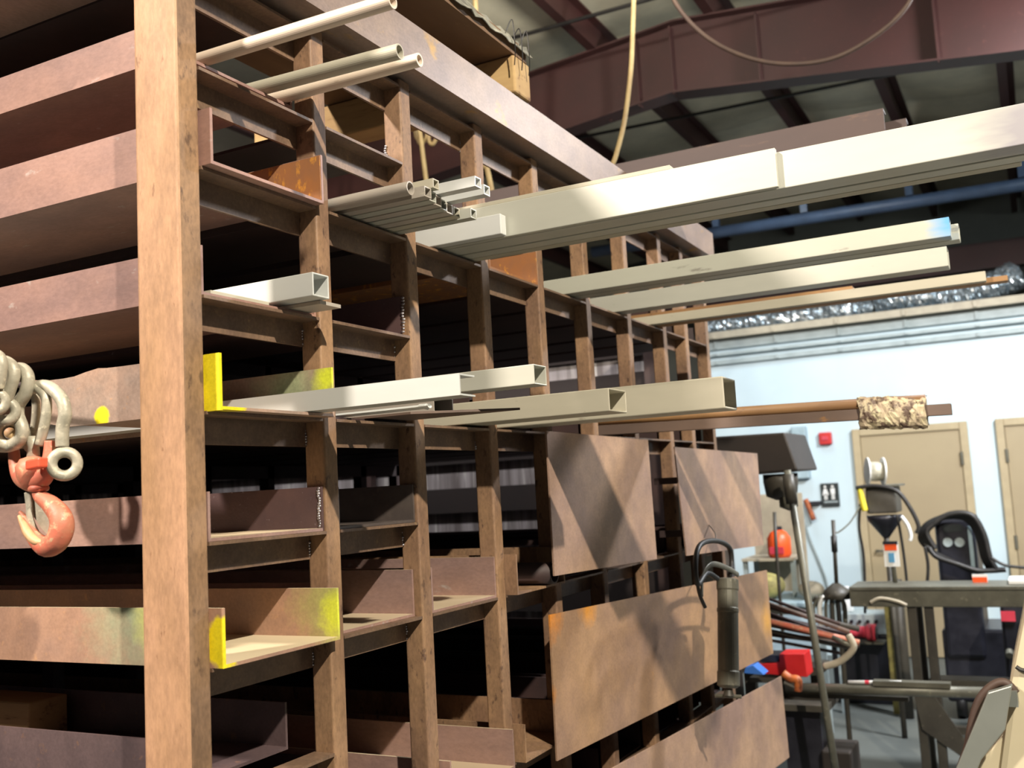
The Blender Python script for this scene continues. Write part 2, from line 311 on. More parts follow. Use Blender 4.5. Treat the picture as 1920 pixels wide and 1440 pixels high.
for k, x in enumerate(PUR):
    z = RZ(x)-.09
    bm = NB(); prism(bm, [(x, z), (x+.07, z), (x+.07, z-.012), (x+.012, z-.012), (x+.012, z-.19), (x-.06, z-.19), (x-.06, z-.178), (x, z-.178)], 1, 2.0, 14.0)
    tag(link('roof_purlin', bm, maroon), 'dark maroon roof purlin running away along the ceiling, purlin %s from the left' % ['one', 'two', 'three', 'four', 'five', 'six', 'seven', 'eight', 'nine', 'ten'][k], 'purlin', 'roof purlins')
r2 = empty('roof_rafter', 'distant maroon rafter in the dark behind the blue pipe', 'beam')
link('web', prism(NB(), [(-6, 3.95), (6, 3.95), (6, 4.25), (-6, 4.25)], 1, 12.4, 12.42), maroon, r2); link('bottom_flange', B(-6, 6, 12.3, 12.5, 3.93, 3.95), maroon, r2)
def pipe_thing(name, label, cat, pts, r, m, k=8, n=12, group=None): return tag(link(name, sweep(NB(), pts, r, n, k), m, smooth=True), label, cat, group)
pipe_thing('sprinkler_pipe', 'thin dark pipe crossing under the ceiling in front of the rafter', 'pipe', [(-3.4, 6.3, 5.02), (3, 6.3, 5.0)], .014, black, 1)
pipe_thing('sprinkler_pipe', 'thin dark pipe crossing behind the rafter below the ceiling', 'pipe', [(-3.4, 8.4, 5.0), (3, 8.4, 4.85)], .014, black, 1)
bp = empty('blue_pipe', 'long blue painted pipe running above the white office wall', 'pipe')
link('pipe', rod((-3, 10.5, 4.41), (4, 10.5, 4.33), .062, 24), bluep, bp, smooth=True)
for x in (-2.15, -1.55, -.62, .4, 1.4): link('hanger', B(x-.035, x+.035, 10.47, 10.53, 4.44-.01*x, 4.62), bluep, bp)
# foil ducts on top of the office
def crinkle(pts, r, seed, amp=.22):
    rnd = random.Random(seed); C = cr(pts, 26); bm = NB(); rings = []; n = 22
    for i, p in enumerate(C):
        q = (Vector(C[min(i+1, len(C)-1)])-Vector(C[max(i-1, 0)])).normalized(); e1 = q.cross(EZ).normalized(); e2 = q.cross(e1)
        s = .9+.10*(i % 2)
        rings.append([bm.verts.new(Vector(p)+(e1*math.cos(2*math.pi*k/n)+e2*math.sin(2*math.pi*k/n))*r*(s+amp*(rnd.random()-.5))) for k in range(n)])
    for A, D in zip(rings, rings[1:]):
        for k in range(n): bm.faces.new((A[k], A[(k+1) % n], D[(k+1) % n], D[k]))
    bm.faces.new(rings[0][::-1]); bm.faces.new(rings[-1]); return bm
tag(link('foil_duct', crinkle([(-1.72, 10.42, 3.37), (-1.2, 10.42, 3.37), (-.4, 10.42, 3.365), (-.05, 10.5, 3.37)], .095, 1), foil), 'crinkled silver foil duct lying along the ledge of the white wall, left piece', 'duct', None)
tag(link('foil_duct', crinkle([(.0, 10.55, 3.42), (.35, 10.5, 3.42), (.75, 10.5, 3.40), (1.05, 10.5, 3.44), (1.25, 10.6, 3.52)], .14, 2), foil), 'crinkled silver foil duct sagging on the ledge at the far right', 'duct', None)
# ------------------------------------------------------------------ the rack
rack = empty('steel_storage_rack', 'long rusty steel rack of posts and channel shelves filling the left half', 'rack')
PN = [1.255, 1.632, 1.968, 2.330, 2.680, 3.040, 3.418, 3.812, 4.10, 4.41]        # near faces of the posts
PF = [1.307, 1.676, 2.013, 2.375, 2.722, 3.080, 3.460, 3.856, 4.145, 4.455]      # far faces
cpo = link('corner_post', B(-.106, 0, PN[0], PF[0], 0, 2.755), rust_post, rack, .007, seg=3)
cpo.data.materials.append(post_side)                    # the outer face of the corner post is darker and more mottled
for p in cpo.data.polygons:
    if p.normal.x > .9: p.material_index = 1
for i in range(1, 10): link('post', B(-.050, 0, PN[i], PF[i], 0, 2.752), rust_bar, rack, .005, seg=3)
BACK = [-1.7, -3.4, -5.1]
for xb in BACK:
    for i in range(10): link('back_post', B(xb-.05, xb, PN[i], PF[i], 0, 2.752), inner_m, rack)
Z = dict(L0=2.735, L1=2.542, L2=2.357, L3=2.124, L4=1.918, L5=1.692, L6=1.480, L7=1.262, L7b=1.055, L8=.84, L9=.62, L10=.30)
bays = {'L0': range(0, 9), 'L1': (0, 1), 'L2': range(0, 9), 'L3': (0, 1), 'L4': range(0, 9), 'L5': (0, 1), 'L6': range(0, 9), 'L7': (0,), 'L7b': range(1, 9), 'L8': range(0, 9), 'L9': range(0, 9), 'L10': range(0, 9)}
def angle_bar(y0, y1, z): # flange on top flush with the face, leg set back
    return prism(NB(), [(0, z-.006), (0, z), (-.050, z), (-.050, z-.055), (-.044, z-.055), (-.044, z-.006)], 1, y0, y1)
for lv, bb in bays.items():
    for b in bb: link('shelf_angle', angle_bar(PF[b]+.001, PN[b+1]-.001, Z[lv]), angle_m, rack)
for xb in BACK:
    for lv in ('L0', 'L2', 'L4', 'L6', 'L7b', 'L8', 'L9'):
        link('rear_rail', B(xb-.006, xb, PF[0], PF[9], Z[lv]-.055, Z[lv]), inner_m, rack)
def channel(y0, y1, z, h, x0, x1, t=.006):     # open-topped channel lying along x
    return prism(NB(), [(y0, z+h), (y0, z), (y1, z), (y1, z+h), (y1-t, z+h), (y1-t, z+t), (y0+t, z+t), (y0+t, z+h)], 0, x0, x1)
XE = {('L6', 0): .024, ('L4', 0): .03, ('L2', 0): .022, ('L6', 3): .032, ('L7b', 3): .03, ('L7b', 2): .024}
def tray(lv, b, m, h, xe, x0=-6.2):
    return link('shelf_channel', channel(PF[b]+.003, PN[b+1]-.002, Z[lv]+.0005, h, x0, xe), m, rack)
link('shelf_channel', channel(PF[0]+.003, PN[1]-.002, 2.577, .077, -6.2, -.052), tray_hi, rack)
link('shelf_channel', B(-6.2, -.056, PF[0]+.003, PN[1]-.002, Z['L0']+.001, Z['L0']+.008), inner_m, rack)
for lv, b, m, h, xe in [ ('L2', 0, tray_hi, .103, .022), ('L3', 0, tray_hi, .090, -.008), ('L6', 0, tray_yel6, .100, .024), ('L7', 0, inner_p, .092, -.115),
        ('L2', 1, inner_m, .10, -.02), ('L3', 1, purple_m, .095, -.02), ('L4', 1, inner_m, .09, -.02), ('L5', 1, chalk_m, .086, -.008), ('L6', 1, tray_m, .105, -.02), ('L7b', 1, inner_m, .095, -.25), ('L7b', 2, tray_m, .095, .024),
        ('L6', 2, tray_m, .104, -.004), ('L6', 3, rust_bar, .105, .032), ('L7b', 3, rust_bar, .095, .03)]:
    tray(lv, b, m, h, xe)
y0, y1, z5 = PF[0]+.003, PN[1]-.002, Z['L5']+.0005
link('shelf_channel', prism(NB(), [(y0, z5), (y1-.0065, z5), (y1-.0065, z5+.006), (y0+.006, z5+.006), (y0+.006, z5+.086), (y0, z5+.086)], 0, -6.2, -.004), tray_m, rack)
link('shelf_channel', B(-6.2, -.006, y1-.006, y1, z5, z5+.088), purple_m, rack)
link('shelf_channel', channel(PF[3]+.003, PN[4]-.002, Z['L2'], .10, -6.2, .0), orange_m, rack)
for lv in ('L2', 'L4', 'L6', 'L7b'):
    for b in range(2, 9):
        if (lv, b) in (('L2', 3), ('L6', 2), ('L6', 3), ('L7b', 2), ('L7b', 3)): continue
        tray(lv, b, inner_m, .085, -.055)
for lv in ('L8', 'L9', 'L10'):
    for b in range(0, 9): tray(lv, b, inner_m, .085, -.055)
link('shelf_channel', B(-6.2, -.06, PF[1]+.005, PN[2]-.005, Z['L1']+.001, Z['L1']+.008), inner_m, rack)
# torn shelf channel of the first bay, fourth level
bm = NB(); z4 = Z['L4']; y0 = PF[0]+.003; y1 = PN[1]-.002
pts = [(-.455, z4+.03), (-.457, z4+.10), (-.42, z4+.094), (-.367, z4+.093), (-.335, z4+.094), (-.304, z4+.099), (-.27, z4+.103), (-.247, z4+.101), (-.2, z4+.100), (.03, z4+.099), (.03, z4-.001), (-.30, z4-.001), (-.36, z4+.0), (-.42, z4+.012)]
prism(bm, pts, 1, y0, y0+.006); link('shelf_channel', bm, tray_yel4, rack)
bm = NB(); box(bm, -.33, .03, y0+.006, y1-.006, z4+.0005, z4+.006); box(bm, -6.2, .03, y1-.006, y1, z4, z4+.1); link('shelf_channel', bm, tray_yel4, rack)
# the orange stained flange in the first bay
link('flange_patch', B(-.30, .0215, PN[1]-.0115, PN[1]-.0085, Z['L2']+.007, Z['L2']+.101), orange_m, rack)
# top perimeter beams
link('top_beam', prism(NB(), [(.052, 2.757), (.052, 2.872), (-.02, 2.872), (-.02, 2.865), (.045, 2.865), (.045, 2.764), (-.09, 2.764), (-.09, 2.757)], 1, 1.20, 4.46), beam_m, rack)
link('top_beam', B(-6.2, -.107, 1.20, 1.305, 2.735, 2.86), beam_m, rack, .004)
for xb in BACK: link('top_beam', B(xb-.06, xb+.01, 1.31, 4.46, 2.757, 2.86), inner_m, rack)
# pale ribbed screen behind the rack, seen through the bays
sc2 = empty('board_screen', 'pale streaked screen behind dark horizontal boards, glimpsed through the rack', 'screen')
bm = NB(); box(bm, -6, -.45, 5.06, 5.08, .02, 2.5)
link('panel', bm, screen_m, sc2)
for z0, z1 in ((.05, 1.01), (1.09, 1.505), (1.645, 1.785), (1.925, 2.345), (2.43, 2.5)): link('dark_board', B(-6, -.45, 5.040, 5.051, z0, z1), board_m, sc2)
for x in (-5.95, -4.1, -2.3, -.48): link('upright', B(x-.03, x+.03, 4.985, 5.034, 0, 2.5), inner_m, sc2)
# weld beads
def weld(x, y, z0, z1, n=9):
    bm = NB()
    for k in range(n):
        z = z0+(z1-z0)*k/(n-1); m4 = Matrix.Translation((x+random.uniform(-.002, .002), y, z)) @ Matrix.Diagonal((.0035+random.random()*.0025, .003, .0035, 1))
        bmesh.ops.create_icosphere(bm, subdivisions=1, radius=1, matrix=m4)
    link('weld_bead', bm, weld_m, rack, smooth=True)
for b, lv in ((1, 'L5'),): weld(-.012, PN[b]-.008, Z[lv]+.01, Z[lv]+.085, 16)
for b, lv, dz in ((1, 'L3', -.05), (1, 'L4', -.05), (1, 'L5', -.05), (1, 'L6', -.05), (2, 'L3', -.05), (2, 'L5', -.05), (2, 'L6', -.05), (3, 'L4', -.05), (3, 'L0', -.055), (2, 'L1', .02)):
    weld(-.046, PN[b]-.003, Z[lv]+dz, Z[lv]+dz+.028, 6)
weld(-.012, PN[2]-.010, Z['L3']+.01, Z['L3']+.09, 12)
# ------------------------------------------------------------------ timber and deck on top of the rack
tag(link('timber_block', B(-.9, .062, 2.475, 2.575, 2.874, 2.985), wood_m, None, .006), 'square-cut timber lying across the rack top under the deck boards', 'timber')
dk = empty('deck_board', 'dark wooden deck board with torn film on top of the rack', 'board')
link('board', B(-.6, .06, 1.45, 2.56, 2.987, 3.03), deck_m, dk)
bm = NB(); G = []
for i in range(40):
    y = 1.5+i*.0275; G.append([bm.verts.new((.052+.008*random.random()+j*.006, y, 3.034+.010*random.random()-j*.012)) for j in range(4)])
for a, b in zip(G, G[1:]):
    for j in range(3): bm.faces.new((a[j], a[j+1], b[j+1], b[j]))
o = link('torn_film', bm, plastic_w, dk); sd = o.modifiers.new('thick', 'SOLIDIFY'); sd.thickness = .002
bm = NB()
for k in range(3):
    y = 2.42+k*.045; sweep(bm, [(.07, y, 3.03), (.085, y+.01, 3.05+.02*random.random()), (.085, y+.02, 2.99-.03*random.random()), (.075, y+.03, 2.94)], .0016, 6, 5)
link('loose_strand', bm, black, dk)
# ------------------------------------------------------------------ stock
def stock(name, label, cat, bm, m, group=None, bev=0, smooth=False): return tag(link(name, bm, m, None, bev, smooth), label, cat, group)
# three painted pipes on the top shelf
stock('white_pipe', 'thick white pipe highest of the three on the top shelf', 'pipe', round_tube((-1.9, 1.343, 2.5975), (.366, 1.392, 2.5975), .0138), pipe_w, 'painted pipes on the top shelf')
stock('white_pipe', 'dusty beige pipe in the middle of the three on the top shelf', 'pipe', round_tube((-1.9, 1.45, 2.5985), (.264, 1.566, 2.5985), .015), alu_y, 'painted pipes on the top shelf')
stock('white_pipe', 'white pipe with thick wall, nearest the rack face of the three on the top shelf', 'pipe', round_tube((-1.9, 1.555, 2.5975), (.276, 1.617, 2.5975), .0135, .004), pipe_w, 'painted pipes on the top shelf')
# bundle of small tubes, second level, second bay
zb = Z['L2']+.007
GRP = 'small tubes bundled on the second shelf'
stock('round_tube', 'round tube at the left edge of the small tube bundle', 'tube', round_tube((-1.5, 1.700, zb+.015), (.185, 1.706, zb+.015), .0145), alu_g, GRP)
names = ['first', 'second', 'third', 'fourth', 'fifth', 'sixth', 'seventh']
for k, (y, xe) in enumerate([(1.728, .205), (1.760, .197), (1.793, .190), (1.826, .183), (1.860, .178), (1.894, .176), (1.928, .200)]):
    stock('square_tube', '%s small square tube from the left in the bottom row of the bundle' % names[k], 'tube', rect_tube(-1.5, xe, y, y+.026, zb, zb+.022, .0025), (alu_g, alu, alu_g, alu, alu_g, alu_y, alu)[k], GRP)
stock('square_tube', 'longest small white square tube lying on top of the bundle', 'tube', rect_tube(-1.5, .285, 1.80, 1.826, zb+.024, zb+.046, .0025), alu_b, GRP)
stock('square_tube', 'shorter small white square tube on top of the bundle behind the longest', 'tube', rect_tube(-1.5, .272, 1.862, 1.888, zb+.024, zb+.046, .0025), alu_b, GRP)
stock('square_tube', 'small square tube on the bundle next to the round tube end', 'tube', rect_tube(-1.5, .21, 1.755, 1.778, zb+.024, zb+.044, .0025), alu_y, GRP)
# big white beams, second level, third bay
zc = Z['L2']+.0075
stock('square_tube', 'short bright white bar added as a reflection patch on the big white beams', 'bar', B(-1.2, .185, 2.10, 2.128, zc, zc+.050), alu_b, 'big white tubes on the second shelf', .002)  # bright bar added to stand for a reflection on the white beam
stock('flat_bar', 'white flat bar standing on edge in front of the longest white beam', 'bar', B(-1.5, .836, 2.135, 2.150, zc, zc+.086), alu, 'big white tubes on the second shelf', .002)
stock('rectangular_tube', 'longest white beam with a grey stained end at the upper right', 'tube', rect_tube(-1.5, 1.318, 2.156, 2.225, zc, zc+.082, .004), alu_s, 'big white tubes on the second shelf', .002)
stock('rectangular_tube', 'long pale beam lying behind the longest white beam, only its underside showing', 'tube', rect_tube(-1.5, 1.315, 2.236, 2.280, zc, zc+.060, .004), alu, 'big white tubes on the second shelf', .002)
stock('rectangular_tube', 'pale beam farthest behind in the group of big white beams', 'tube', rect_tube(-1.5, 1.300, 2.284, 2.318, zc, zc+.05, .004), alu_y, 'big white tubes on the second shelf', .002)
stock('flat_bar', 'thin yellowish strip lying on top of the big white beams', 'bar', B(-1.5, .60, 2.140, 2.20, zc+.087, zc+.097), alu_y, 'big white tubes on the second shelf', .001)
# hollow square tube, third level, first bay
z3 = Z['L3']+.007
sa = rect_tube(-1.6, .085, 1.505, 1.555, z3+.008, z3+.054, .0035)
stock('square_tube', 'single white square tube with open end beside the tall corner post', 'tube', sa, alu_b, None, .0015)
stock('flat_bar', 'thin strip under the single open-ended white square tube', 'bar', B(-1.6, .070, 1.545, 1.610, z3, z3+.007), alu_g)
stock('flat_bar', 'wide white flat lying inside the shelf left of the open-ended square tube', 'bar', B(-1.6, -.01, 1.335, 1.49, z3, z3+.006), alu_y)
# fourth level
z4t = Z['L4']+.0075
stock('channel_bar', 'bright white channel bar lying in front on the fourth shelf', 'bar', prism(NB(), [(1.545, z4t), (1.600, z4t), (1.600, z4t+.003), (1.548, z4t+.003), (1.548, z4t+.036), (1.600, z4t+.036), (1.600, z4t+.039), (1.545, z4t+.039)], 0, -.9, .372), alu_b, 'stock on the fourth shelf')
z4u = Z['L4']+.007
stock('strip', 'small white curved strip end under the bright white channel bar', 'bar', sweep(NB(), [(-.8, 1.74, z4u+.006), (.1, 1.74, z4u+.006), (.16, 1.74, z4u+.008), (.18, 1.745, z4u+.004)], .008, 8, 5, (1, .6)), alu_b, 'stock on the fourth shelf')
stock('flat_bar', 'brown flat bar with pointed end between the white tubes', 'bar', prism(NB(), [(-1.2, 1.80), (.10, 1.80), (.285, 1.95), (-1.2, 1.95)], 2, z4u, z4u+.005), flat_b, 'stock on the fourth shelf')
stock('rectangular_tube', 'dull tube under the open-ended square tube on the fourth shelf', 'tube', rect_tube(-1.2, .12, 1.862, 1.945, z4u+.0055, z4u+.040, .003), alu_g, 'stock on the fourth shelf')
stock('square_tube', 'pale square tube with open end above the widest tube', 'tube', rect_tube(-1.2, .365, 1.865, 1.925, z4u+.041, z4u+.083, .003, dz=.002), alu, 'stock on the fourth shelf', .0015)
stock('rectangular_tube', 'widest pale tube in the middle of the fourth shelf', 'tube', rect_tube(-1.2, .392, 2.205, 2.318, Z['L4']+.007, Z['L4']+.062, .004), alu_y, 'stock on the fourth shelf', .002)
stock('rectangular_tube', 'thick dusty tube with dark grey-green end reaching past the rack', 'tube', rect_tube(-1.2, .600, 2.445, 2.56, Z['L4']+.007, Z['L4']+.087, .006), alu_y, 'stock on the fourth shelf', .005)
stock('round_pipe', 'long brown rusty pipe reaching toward the doors', 'pipe', round_tube((-1.0, 3.30, z4u+.074), (.985, 3.30, z4u+.034), .0165), pipe_b, 'stock on the fourth shelf', 0, True)
gg = stock('flat_bar', 'long dark brown bar under the rusty pipe', 'bar', rect_tube(-1.0, 1.055, 3.285, 3.32, z4u+.022, z4u+.056, .003, dz=-.040), flat_b, 'stock on the fourth shelf', .002)
# tape wrap round pipe and bar
bm = NB(); G = []; rnd = random.Random(5)
for i in range(26):
    x = .79+.195*i/25; zc_ = 1.935-.012*(i/25); row = []
    for k in range(20):
        t = 2*math.pi*k/20; row.append(bm.verts.new((x+.006*rnd.uniform(-1, 1), 3.302+.030*math.cos(t)+.003*rnd.uniform(-1, 1), zc_-.001+.051*math.sin(t)*(1+.06*rnd.uniform(-1, 1)))))
    G.append(row)
for a, b in zip(G, G[1:]):
    for k in range(20): bm.faces.new((a[k], a[(k+1) % 20], b[(k+1) % 20], b[k]))
bm.faces.new(G[0][::-1]); bm.faces.new(G[-1])
tag(link('tape_wrap', bm, wrap_m), 'peeling cream tape wrapped round the end of the brown pipe and bar', 'tape')
# second level, further bays
GR5 = 'long pale bars over the white wall'
stock('rectangular_tube', 'pale bar with a blue marked end', 'tube', rect_tube(-1.2, 1.122, 2.900, 2.955, zc, zc+.053, .004), alu_blue, GR5, .002)
stock('rectangular_tube', 'bar with whitish blue end behind the blue marked one', 'tube', rect_tube(-1.2, 1.140, 2.962, 3.015, zc, zc+.045, .004), alu_blue, GR5, .002)
stock('rectangular_tube', 'pale bar with faint cross marks below the blue marked one', 'tube', rect_tube(-1.2, 1.085, 3.330, 3.405, zc, zc+.062, .004), alu, GR5, .002)
stock('flat_bar', 'lowest and longest pale bar pointing at the foil duct', 'bar', B(-1.2, 1.175, 3.70, 3.735, zc, zc+.034), alu_y, GR5, .002)
stock('flat_bar', 'rusty brown flat bar end reaching just past the lowest pale bar', 'bar', B(-1.2, 1.24, 3.745, 3.80, zc, zc+.018), pipe_b, GR5, .001)
stock('flat_bar', 'orange-brown bar stacked just above and behind the lowest pale bar', 'bar', B(-1.2, .74, 3.742, 3.80, zc+.019, zc+.052), pipe_b, GR5, .001)
# dark beams on the top
for k, (y, xe, h, z0) in enumerate([(3.50, .925, .080, 2.878), (3.60, .985, .066, 2.875), (3.70, 1.055, .058, 2.875)]):
    stock('steel_channel', ['dark brown beam nearest of three above the white beams', 'middle dark brown beam of three above the white beams', 'farthest dark brown beam of three above the white beams'][k], 'beam', prism(NB(), [(y, z0), (y+.06, z0), (y+.06, z0+.006), (y+.006, z0+.006), (y+.006, z0+h-.006), (y+.06, z0+h-.006), (y+.06, z0+h), (y, z0+h)], 0, -1.5, xe), dark_beam, 'dark beams on the rack top')
# pipe in fourth bay of the sixth level
stock('round_pipe', 'short dark pipe end resting in the shelf beside the hanging plates', 'pipe', round_tube((-.8, 2.56, Z['L6']+.040), (.055, 2.56, Z['L6']+.040), .030, .006), inner_m, None, 0, True)
tag(link('wooden_block', B(-1.05, -.72, 1.50, 1.60, Z['L7']+.007, Z['L7']+.09), wood_m, None, .004), 'wooden block lying in the shadow under the yellow marked shelf', 'block')
rn = random.Random(3)
for b, lv, y, xe, m, lab in [(1, 'L7b', 1.75, -.35, orangerust, 'orange rusted bar lying deep in the lower second bay'), (0, 'L8', 1.45, -.25, inner_m, 'dark bar lying low in the first bay'), (2, 'L6', 2.12, -.3, inner_m, 'dark flat bar lying deep in the third bay')]:
    tag(link('steel_bar', B(-3, xe, y, y+.03, Z[lv]+.0075, Z[lv]+.03), m), lab, 'bar')
# ------------------------------------------------------------------ hanging plates in front of the lower bays
def plate(label, corners, m, hooks):
    e = empty('steel_plate', label, 'plate', group='rusty plates on the rack face')
    P = [Vector(c) for c in corners]; nrm = (P[1]-P[0]).cross(P[3]-P[0]).normalized(); 
    if nrm.x < 0: nrm = -nrm
    bm = NB(); A = [bm.verts.new(p) for p in P]; C = [bm.verts.new(p-nrm*.005) for p in P]
    bm.faces.new(A); bm.faces.new(C[::-1])
    for i in range(4): bm.faces.new((A[i], A[(i+1) % 4], C[(i+1) % 4], C[i]))
    link('sheet', bm, m, e)
    for (u, v) in hooks:
        p = P[0].lerp(P[1], u).lerp(P[3].lerp(P[2], u), v)-nrm*.006
        link('standoff', B(.0005, p.x, p.y-.012, p.y+.012, p.z-.012, p.z+.012), inner_m, e)
    return e
def q(x, px, py): return at(px, py, x=x)
plate('squarish rusty plate hanging below the dusty tubes', [q(.075, 1025, 808), q(.10, 1215, 825), q(.10, 1232, 1048), q(.075, 1040, 1080)], plate_m, [(.28, .25), (.28, .8), (.72, .5)])
plate('smaller rusty plate hanging nearest the office doors', [q(.13, 1265, 838), q(.175, 1420, 850), q(.175, 1432, 1022), q(.13, 1288, 1042)], plate_m, [(.12, .3), (.12, .8)])
plate('widest rusty plate with orange upper edge, behind the hanging cylinder', [q(.05, 1031, 1153), q(.19, 1438, 1069), q(.19, 1450, 1225), q(.05, 1045, 1427)], plate_o, [(.12, .5), (.5, .5)])
plate('lowest rusty plate cut off by the bottom of the photo', [q(.10, 1080, 1478), q(.19, 1465, 1268), q(.19, 1480, 1420), q(.10, 1110, 1700)], plate_m, [(.2, .3), (.6, .3)])
# ------------------------------------------------------------------ hanging cylinder with hose loop
cy = empty('hanging_cylinder', 'worn grey-green metal cylinder with a black hose loop in front of the plates', 'tool')
ct, cb_ = at(1364, 1085, x=.31), at(1366, 1290, x=.31)
L_ = (ct-cb_).length; ax = (ct-cb_); R_ = .0365
link('barrel', lathe(NB(), [(R_*.7, 0), (R_, .008), (R_, .05), (R_*.93, .055), (R_*.93, L_*.68), (R_*.98, L_*.69), (R_*.98, L_*.72), (R_*.93, L_*.73), (R_*.93, L_-.04), (R_, L_-.035), (R_, L_-.004), (R_*.8, L_)], cb_, ax=ax), greym, cy, smooth=False)
link('valve', lathe(NB(), [(.012, -.03), (.018, -.025), (.012, -.002)], cb_, ax=ax), darkm, cy)
link('end_bolt', rod(cb_+Vector((-.045, 0, -.026)), cb_+Vector((.04, 0, -.026)), .006), greym, cy)
def cyp(px, py, dx=0): return at(px, py, x=.31+dx)
link('hose_loop', sweep(NB(), [cyp(1345, 1085), cyp(1325, 1075), cyp(1308, 1095), cyp(1304, 1055), cyp(1313, 1022), cyp(1340, 1014), cyp(1366, 1025), cyp(1372, 1052), cyp(1368, 1080)], .0085, 12, 8), black, cy, smooth=True)
link('strap', sweep(NB(), [cyp(1316, 1118), cyp(1318, 1080), cyp(1335, 1058, .01), cyp(1365, 1066, .01), cyp(1384, 1078, .01)], .009, 8, 6, (1, .4)), greym, cy, smooth=True)
link('hose_tail', sweep(NB(), [cyp(1306, 1085), cyp(1312, 1115), cyp(1322, 1138)], .006, 8, 6), black, cy, smooth=True)
link('hanger_wire', sweep(NB(), [cyp(1341, 1014), tuple(at(1341, 1000, x=.2)), tuple(at(1330, 985, x=.145))], .0025, 6, 4), darkm, cy)
# ------------------------------------------------------------------ shackles and hook, hung from a peg on the rack
HY = 1.20
def cp(cx, cyy, dy=0): return at(cx/3.43, 640+cyy/3.43, y=HY+dy)       # measured on an enlarged view
link('hanging_peg', rod(at(-60, 712, y=1.235), at(100, 728, y=1.235), .006), inner_m, rack)
link('hanging_peg', rod(at(-60, 712, y=1.235), at(-60, 712, y=1.32), .006), inner_m, rack)
AX = (at(120, 870, y=HY)-CAM).normalized()
def shackle(label, bow, r, eyes, extra=None):
    e = empty('bow_shackle', label, 'shackle', group='galvanized shackles hanging by the hook')
    link('bow', sweep(NB(), [cp(*b) for b in bow], r, 14, 8), galv, e, smooth=True)
    for (c, R, rr, a, fl) in eyes: link('eye', ring(NB(), cp(*c), R, rr, a, flat=fl), galv, e, smooth=True)
    if extra: extra(e)
    return e
shackle('right-hand shackle with its round eye turned to the camera', [(215, 300, .0), (290, 288, .0), (350, 318, 0), (403, 385, 0), (418, 470, 0), (402, 560, 0), (400, 680, 0)], .0115, [((415, 788), .0205, .0095, AX, 1.0)],)
shackle('shackle seen edge-on in the middle of the cluster', [(212, 300, .02), (232, 400, .02), (226, 520, .02), (206, 650, .02)], .0075, [((198, 655, .02), .012, .006, Vector((1, .2, 0)), 1)],
    lambda e: link('bow_leg', sweep(NB(), [cp(236, 292, -.005), cp(290, 350, -.005), cp(300, 430, -.005), cp(285, 540, -.005), cp(252, 665, -.005)], .009, 12, 8), galv, e, smooth=True))
shackle('big shackle left of the middle with a brown pin end', [(60, 260, -.02), (95, 190, -.02), (145, 180, -.02), (180, 235, -.02), (165, 330, -.02), (118, 410, -.02), (115, 480, -.02), (142, 560, -.02), (128, 630, -.02), (60, 672, -.02), (-20, 670, -.02)], .0115, [((62, 590, -.02), .0215, .0115, AX, 1.0)],
    lambda e: link('pin', lathe(NB(), [(.0, -.014), (.0095, -.012), (.0095, .02)], cp(66, 590, -.02), ax=AX), hookbare, e, smooth=True))
shackle('upper left shackle with a small round eye', [(0, 140, -.045), (30, 128, -.045), (78, 160, -.045), (90, 225, -.045), (68, 300, -.045), (45, 370, -.045)], .0105, [((36, 450, -.045), .016, .009, AX, 1.0)])
shackle('leftmost shackle cut off by the photo edge', [(-60, 100, -.07), (-20, 90, -.07), (8, 130, -.07), (5, 200, -.07), (-15, 300, -.07)], .0105, [((-30, 390, -.07), .016, .008, AX, 1.0)])
hk = empty('crane_hook', 'red swivel hook with bare steel inside hanging below the shackles', 'hook')
link('clevis', sweep(NB(), [cp(88, 690)[:]+(.0095,), cp(100, 790)[:]+(.0115,), cp(140, 868)[:]+(.0165,), cp(215, 895)[:]+(.0205,), cp(285, 862)[:]+(.0165,), cp(315, 760)[:]+(.012,), cp(318, 640)[:]+(.0085,)], None, 14, 8), hookred, hk, smooth=True)
link('clevis_body', lathe(NB(), [(.010, -.030), (.018, -.026), (.028, -.005), (.030, .012), (.022, .026), (.010, .03)], cp(215, 850)), hookred, hk, smooth=True)
PC = cp(232, 790, -.034)
link('pin', prism(NB(), [(-.0185+PC.x, PC.z-.0095), (.0175+PC.x, PC.z-.0065), (.0175+PC.x, PC.z+.0105), (-.0185+PC.x, PC.z+.0075)], 1, HY-.042, HY-.02), hookbright, hk, .003)
link('pin_stub', lathe(NB(), [(.012, -.02), (.010, .012), (.013, .03)], cp(215, 720, .0)), galv, hk, smooth=True)
link('swivel_neck', ring(NB(), cp(248, 945), .012, .006, EZ), hookred, hk, smooth=True)
def hp(a, b, r): v = cp(a, b); return (v.x, v.y, v.z, r)
link('hook_body', sweep(NB(), [hp(248, 950, .012), hp(262, 1000, .012), hp(322, 1045, .0155), (hp(385, 1120, .019)), hp(398, 1200, .0205), hp(365, 1285, .020), hp(300, 1320, .018), hp(235, 1278, .014), hp(190, 1210, .0105), hp(160, 1140, .0065), hp(128, 1098, .003)], None, 18, 10), hookred, hk, smooth=True)
link('hook_inner_lip', sweep(NB(), [(lambda v: (v[0], v[1]-.012, v[2], v[3]))(hp(*p)) for p in ((312, 1290, .004), (268, 1282, .0075), (222, 1235, .0085), (186, 1170, .006), (160, 1120, .003))], None, 10, 8), hookbare, hk, smooth=True)
lt = link('safety_latch', sweep(NB(), [cp(178, 970), cp(188, 1050), cp(196, 1150, .0), cp(230, 1230, .006)], .004, 8, 6, (1, 2.2)), galv, hk, smooth=True)
bm = NB(); prism(bm, [(cp(a, b).x, cp(a, b).z) for a, b in ((190, 985), (250, 1030), (300, 1110), (318, 1190), (300, 1255), (250, 1200), (205, 1130))], 1, HY+.004, HY+.007)
link('latch_plate', bm, galv, lt)
